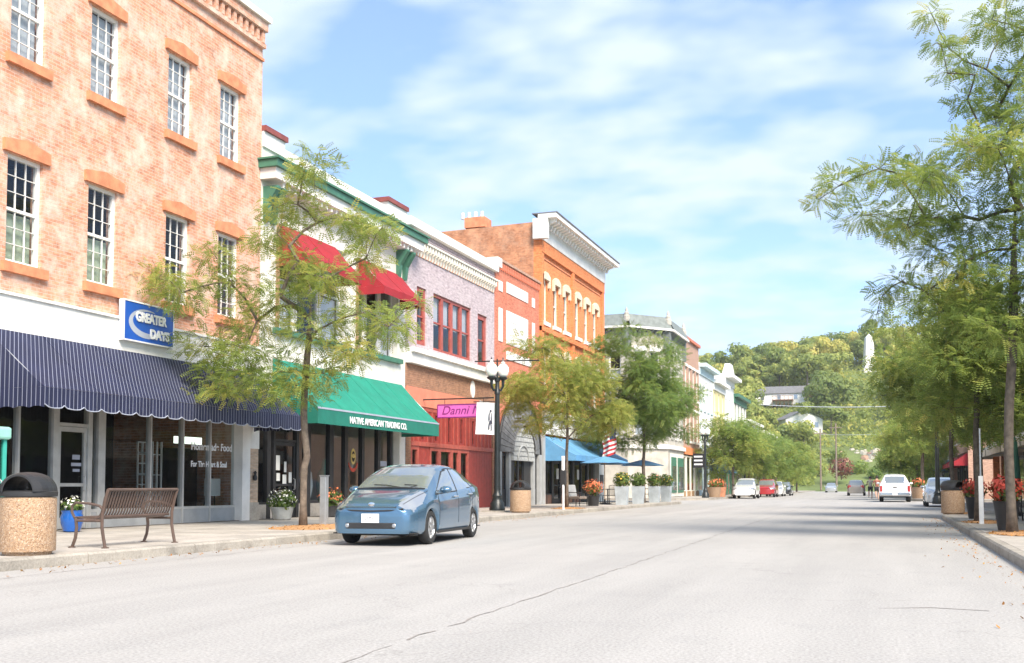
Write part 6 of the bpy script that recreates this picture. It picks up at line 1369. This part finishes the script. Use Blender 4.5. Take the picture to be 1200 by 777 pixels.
# ================================================================ HILL
def hz(x,y):
    t=min(1,max(0,(y-190)/150)); s=t*t*(3-2*t); top=37.6-max(0,-x-18)*.16-max(0,x-20)*.10; return max(top,8)*s
mb=MB(); nxh,nyh=44,34
idx=[[mb.P((-230+10*i,186+8*j,hz(-230+10*i,186+8*j)-.02+ (0 if j==0 else 1.0*math.sin(i*1.3+j*.7)*.5))) for i in range(nxh+1)] for j in range(nyh+1)]
for j in range(nyh):
    for i in range(nxh): mb.f.append((idx[j][i],idx[j][i+1],idx[j+1][i+1],idx[j+1][i]))
struct('hill',mb,'lawn',smooth='all')
def hill_tree_mesh(seed,n=1500):
    g=np.random.default_rng(seed); lobes=[(g.normal(0,2.2),g.normal(0,2.2),g.uniform(3.6,7.8),g.uniform(1.5,2.6)) for _ in range(11)]
    per=n//11; P=[];D=[];T=[]
    for lx,ly,lz,lr in lobes:
        d=g.normal(size=(per,3)); d/=np.linalg.norm(d,axis=1)[:,None]; d[:,2]=np.where(g.random(per)<.6,np.abs(d[:,2]),d[:,2]); P.append(d*lr*(g.random(per)**.25)[:,None]*np.array([1,1,.85])+np.array([lx,ly,lz])); D.append(d); T.append(np.clip(g.normal(.45,.13,per)+g.normal(0,.08),0,1))
    P=np.concatenate(P);D=np.concatenate(D);T=np.concatenate(T); n=len(P)
    a=g.normal(size=(n,3)); a-=D*(a*D).sum(1)[:,None]*.8; a/=np.linalg.norm(a,axis=1)[:,None]; b=np.cross(D,a); b/=np.linalg.norm(b,axis=1)[:,None]; s=(.34*(.6+.8*g.random(n)))[:,None]
    V=np.stack([P-a*s,P-b*s*.75,P+a*s,P+b*s*.75],1).reshape(-1,3)
    t8=np.array([[.22*math.cos(2*PI*i/6),.22*math.sin(2*PI*i/6)] for i in range(6)]); tv=[]
    for i in range(6):
        j=(i+1)%6; tv+=[(t8[i][0],t8[i][1],-1.5),(t8[j][0],t8[j][1],-1.5),(t8[j][0]*.6,t8[j][1]*.6,5),(t8[i][0]*.6,t8[i][1]*.6,5)]
    V=np.concatenate([V,np.array(tv)]); T=np.concatenate([np.repeat(T,4),np.zeros(24)])
    o=np_mesh('hill_tree',V,4,T,None,'leaves_hill'); me=o.data; me.materials.append(M['bark_dark']); mi=np.zeros(len(me.polygons),np.int32); mi[-6:]=1; me.polygons.foreach_set('material_index',mi); bpy.data.objects.remove(o); return me
HM=[hill_tree_mesh(s) for s in (1,2,3,4,5)]
r_=random.Random(12); spots=[]
HOUSES=[(-25.0,274,8.5,22,1.0),(-19,250,7.0,14,1.0),(-4.1,302,7.5,90,1.05),(-15,277,4.5,14,.6)]
tries=0
while len(spots)<300 and tries<40000:
    tries+=1; y=r_.uniform(212,352); x=r_.uniform(-80,30)*(y/300)
    if any(math.hypot(x-hx,y-hy)<3.6+.010*(y-200) for hx,hy,_ in spots): continue
    bad=False
    for hx,hy,hr,dep,wd in HOUSES:
        # keep each house and the ground just below it clear of trees
        if math.hypot(x-hx,y-hy)<hr or (hy-dep<y<hy and abs(x-hx*(y/hy))<hr*wd): bad=True
    if y<240 and -16<x<2: bad=True
    if not bad: spots.append((x,y,r_.uniform(.75,1.2)*(1.0 if y>240 else .8)))
for i,(x,y,s) in enumerate(spots):
    o=bpy.data.objects.new('hill_tree',HM[i%5]); COL.objects.link(o); o.location=(x,y,hz(x,y)-.3); o.rotation_euler=(0,0,r_.uniform(0,6.28)); o.scale=(s*r_.uniform(.9,1.15),s*r_.uniform(.9,1.15),s*r_.uniform(.85,1.2))
    o['label']='leafy tree in the wood covering the hillside'; o['category']='tree'; o['group']='trees of the hillside wood'
g=np.random.default_rng(9); m=45000; yy=g.uniform(204,350,m); xx=g.uniform(-75,30,m)*(yy/300); zz_=np.array([hz(a,b) for a,b in zip(xx,yy)]); cl_=np.abs(np.sin(xx*.35+np.sin(yy*.21)*2)*np.sin(yy*.27))
keep=~((yy<236)&(xx>-13)&(xx<2)); hgt=(.3+2.2*cl_)*g.random(m)
P_=np.stack([xx,yy,zz_+hgt],1)[keep]; d=g.normal(size=(len(P_),3)); d[:,2]=np.abs(d[:,2]); d/=np.linalg.norm(d,axis=1)[:,None]
o=leaf_quads('hillside_undergrowth',None,P_,d,.42,'leaves_hill',g,np.clip(.30+.3*cl_[keep]+g.normal(0,.12,len(P_)),0,1)); o['kind']='stuff'; o['label']='low leafy undergrowth between the trees on the hillside'; o['category']='undergrowth'
# obelisk
ob=thing('obelisk','tall white obelisk standing among the trees on the hill','monument',(-4.1,302,hz(-4.1,302)-.3),None,R(18),True)
mb=MB(); mb.box(-2.0,2.0,-2.0,2.0,0,1.2); build('plinth',mb,'obelisk_white',ob)
mb=MB(); k=mb.P(*[(sx*1.45,sy*1.45,1.2) for sx,sy in ((-1,-1),(1,-1),(1,1),(-1,1))],*[(sx*.85,sy*.85,9.6) for sx,sy in ((-1,-1),(1,-1),(1,1),(-1,1))],(0,0,10.7)); mb.f+=[(k,k+1,k+5,k+4),(k+1,k+2,k+6,k+5),(k+2,k+3,k+7,k+6),(k+3,k,k+4,k+7),(k+4,k+5,k+8),(k+5,k+6,k+8),(k+6,k+7,k+8),(k+7,k+4,k+8)]; build('shaft',mb,'obelisk_white',ob)
# houses on the slope
def house(name,label,x,y,w,d,h,rh,wm,rm,axis=0,rz=0):
    B=thing(name,label,'house',(x,y,hz(x,y)-.4),None,rz,True)
    mb=MB(); mb.box(-w/2,w/2,-d/2,d/2,0,h)
    if axis==0: mb.prism([(-w/2,h),(w/2,h),(0,h+rh-.1)],1,-d/2,d/2)
    build('wall',mb,wm,B); mb=MB(); o_=.35
    if axis==0:
        for s in (-1,1): k=mb.P((0,-d/2-o_,h+rh),(0,d/2+o_,h+rh),(s*(w/2+o_),d/2+o_,h-.15),(s*(w/2+o_),-d/2-o_,h-.15)); mb.f.append((k,k+1,k+2,k+3))
    else:
        mb.prism([(-d/2-o_,h-.1),(d/2+o_,h-.1),(0,h+rh)],0,-w/2-o_,w/2+o_)
    build('roof',mb,rm,B)
    for i in range(3):
        u=-w/2+w*(i+.5)/3; mb=MB(); mb.box(u-.5,u+.5,-d/2-.05,-d/2+.02,1.2,2.5); W=build('window',mb,'white_paint',B); mb=MB(); mb.box(u-.42,u+.42,-d/2-.06,-d/2-.045,1.28,2.42); build('pane',mb,'car_glass',W)
    return B
A=house('white_house','long white house with grey roof and a timber deck high on the slope',-25.0,274,12,6,2.9,1.9,'siding_white','roof_grey',1)
mb=MB(); mb.box(-1.5,3.5,-5.4,-3.0,.9,1.1); D_=build('deck',mb,'siding_brown',A)
for i in range(6): mb=MB(); mb.box(-1.5+.96*i,-1.4+.96*i,-5.4,-5.3,-.8,2.0); build('deck_post',mb,'siding_brown',D_)
mb=MB(); mb.box(-1.5,3.5,-5.45,-5.4,1.9,2.02); build('deck_rail',mb,'siding_brown',D_)
house('gabled_house','white gabled house with dark grey roof lower on the slope',-19.0,250,8.5,8,3.2,2.0,'siding_white','roof_grey',0,R(25))
house('brown_house','small brown house among the trees right of the long white house',-15.0,277,6,5,2.6,1.3,'siding_brown','roof_grey',1)
# shrubs, rock garden and lawn at the foot of the hill
def shrub(label,loc,r,mat,seed,n=500,name='shrub'):
    B=thing(name,label,'shrub',loc,'shrubs at the foot of the hill',0,True); leafball('foliage',B,(0,0,r*.75),r,n,.26,mat,seed,.85); mb=MB(); mb.tube([(0,0,-.4),(0,0,r*.6)],.08,5); build('stem',mb,'bark_dark',B)
shrub('purple leaved tree at the end of the street',(-8.1,208,hz(-8.1,208)+1.0),2.5,'leaves_purple',1,700,'purple_tree')
for i,(x,y,r,lab) in enumerate(((-5.0,217,1.8,'dark round shrub right of the purple tree'),(-9.5,226,2.2,'green shrub above the purple tree'),(-2.2,212,1.5,'pale green shrub at the roadside end'),(-12.5,216,2.2,'green shrub left of the purple tree'),(.5,220,2.0,'green shrub under the right hand trees'))): shrub(lab,(x,y,hz(x,y)),r,'leaves_hill' if i%2 else 'leaves_green',10+i)
rk=thing('rock_wall','tumbled tan and pink rocks terraced below the wood','rocks',(-4.5,232,hz(-4.5,232)))
for i in range(40):
    x=r_.uniform(-9,1); y=r_.uniform(226,236); s=r_.uniform(.5,1.1); mb=MB(); n=7; zb=hz(x,y)-.2; pr=[(s*(.8+.3*r_.random())*math.cos(2*PI*k/n),s*(.7+.3*r_.random())*math.sin(2*PI*k/n)) for k in range(n)]
    k0=mb.P(*[(x+a,y+b,zb) for a,b in pr],*[(x+a*.65,y+b*.65,zb+s*.9+.2*r_.random()) for a,b in pr]); mb.f+=[(k0+k,k0+(k+1)%n,k0+n+(k+1)%n,k0+n+k) for k in range(n)]+[tuple(k0+n+k for k in range(n))]; build('rock',mb,'brick_dusky' if i%3==0 else 'limestone_grey',rk)
# poles and wires
def pole(label,x,y,h):
    B=thing('utility_pole',label,'pole',(x,y,hz(x,y)),'utility poles at the end of the street',0,True); mb=MB(); mb.tube([(0,0,-.3),(0,0,h)],[.17,.12],8); build('pole',mb,'utility_wood',B,True); mb=MB(); mb.box(-1.1,1.1,-.06,.06,h-.9,h-.75); build('cross_arm',mb,'utility_wood',B)
pole('taller utility pole right of centre at the street end',-8.6,200,11.8); pole('shorter utility pole at the street end',-11.3,200,10.8); pole('utility pole hidden low among the right hand trees',12,200,12)
def wire(label,a,b,sag,r=.03):
    m=Vector(a); n=12; pts=[]
    for i in range(n+1): t=i/n; pts.append((a[0]+(b[0]-a[0])*t,a[1]+(b[1]-a[1])*t,a[2]+(b[2]-a[2])*t-sag*4*t*(1-t)))
    mb=MB(); mb.tube(pts,r,5); solo('overhead_wire',mb,'galvanised',label,'wire',tuple((Vector(a)+Vector(b))/2),'overhead wires')
wire('pale overhead cable crossing the street high in front of the hill',(-16.2,150,12.2),(6.2,150,11.7),.35,.06); wire('lower overhead wire between the utility poles',(-11.3,200,10.3),(12,200,11.1),.5,.03)

# ================================================================ AIR
mb=MB(); mb.box(-260,260,-60,520,-1.2,75); m=bpy.data.materials.new('haze'); m.use_nodes=True; t=m.node_tree; t.nodes.clear(); M['haze']=m
ho=N(t,'ShaderNodeOutputMaterial'); pv=N(t,'ShaderNodeVolumePrincipled'); pv.inputs['Color'].default_value=(.93,.95,.97,1); pv.inputs['Density'].default_value=.0003; pv.inputs['Anisotropy'].default_value=.2; t.links.new(pv.outputs[0],ho.inputs['Volume'])
hz_=build('haze',mb,'haze'); hz_['kind']='stuff'; hz_['label']='thin pale air haze over the whole street'; hz_['category']='haze'
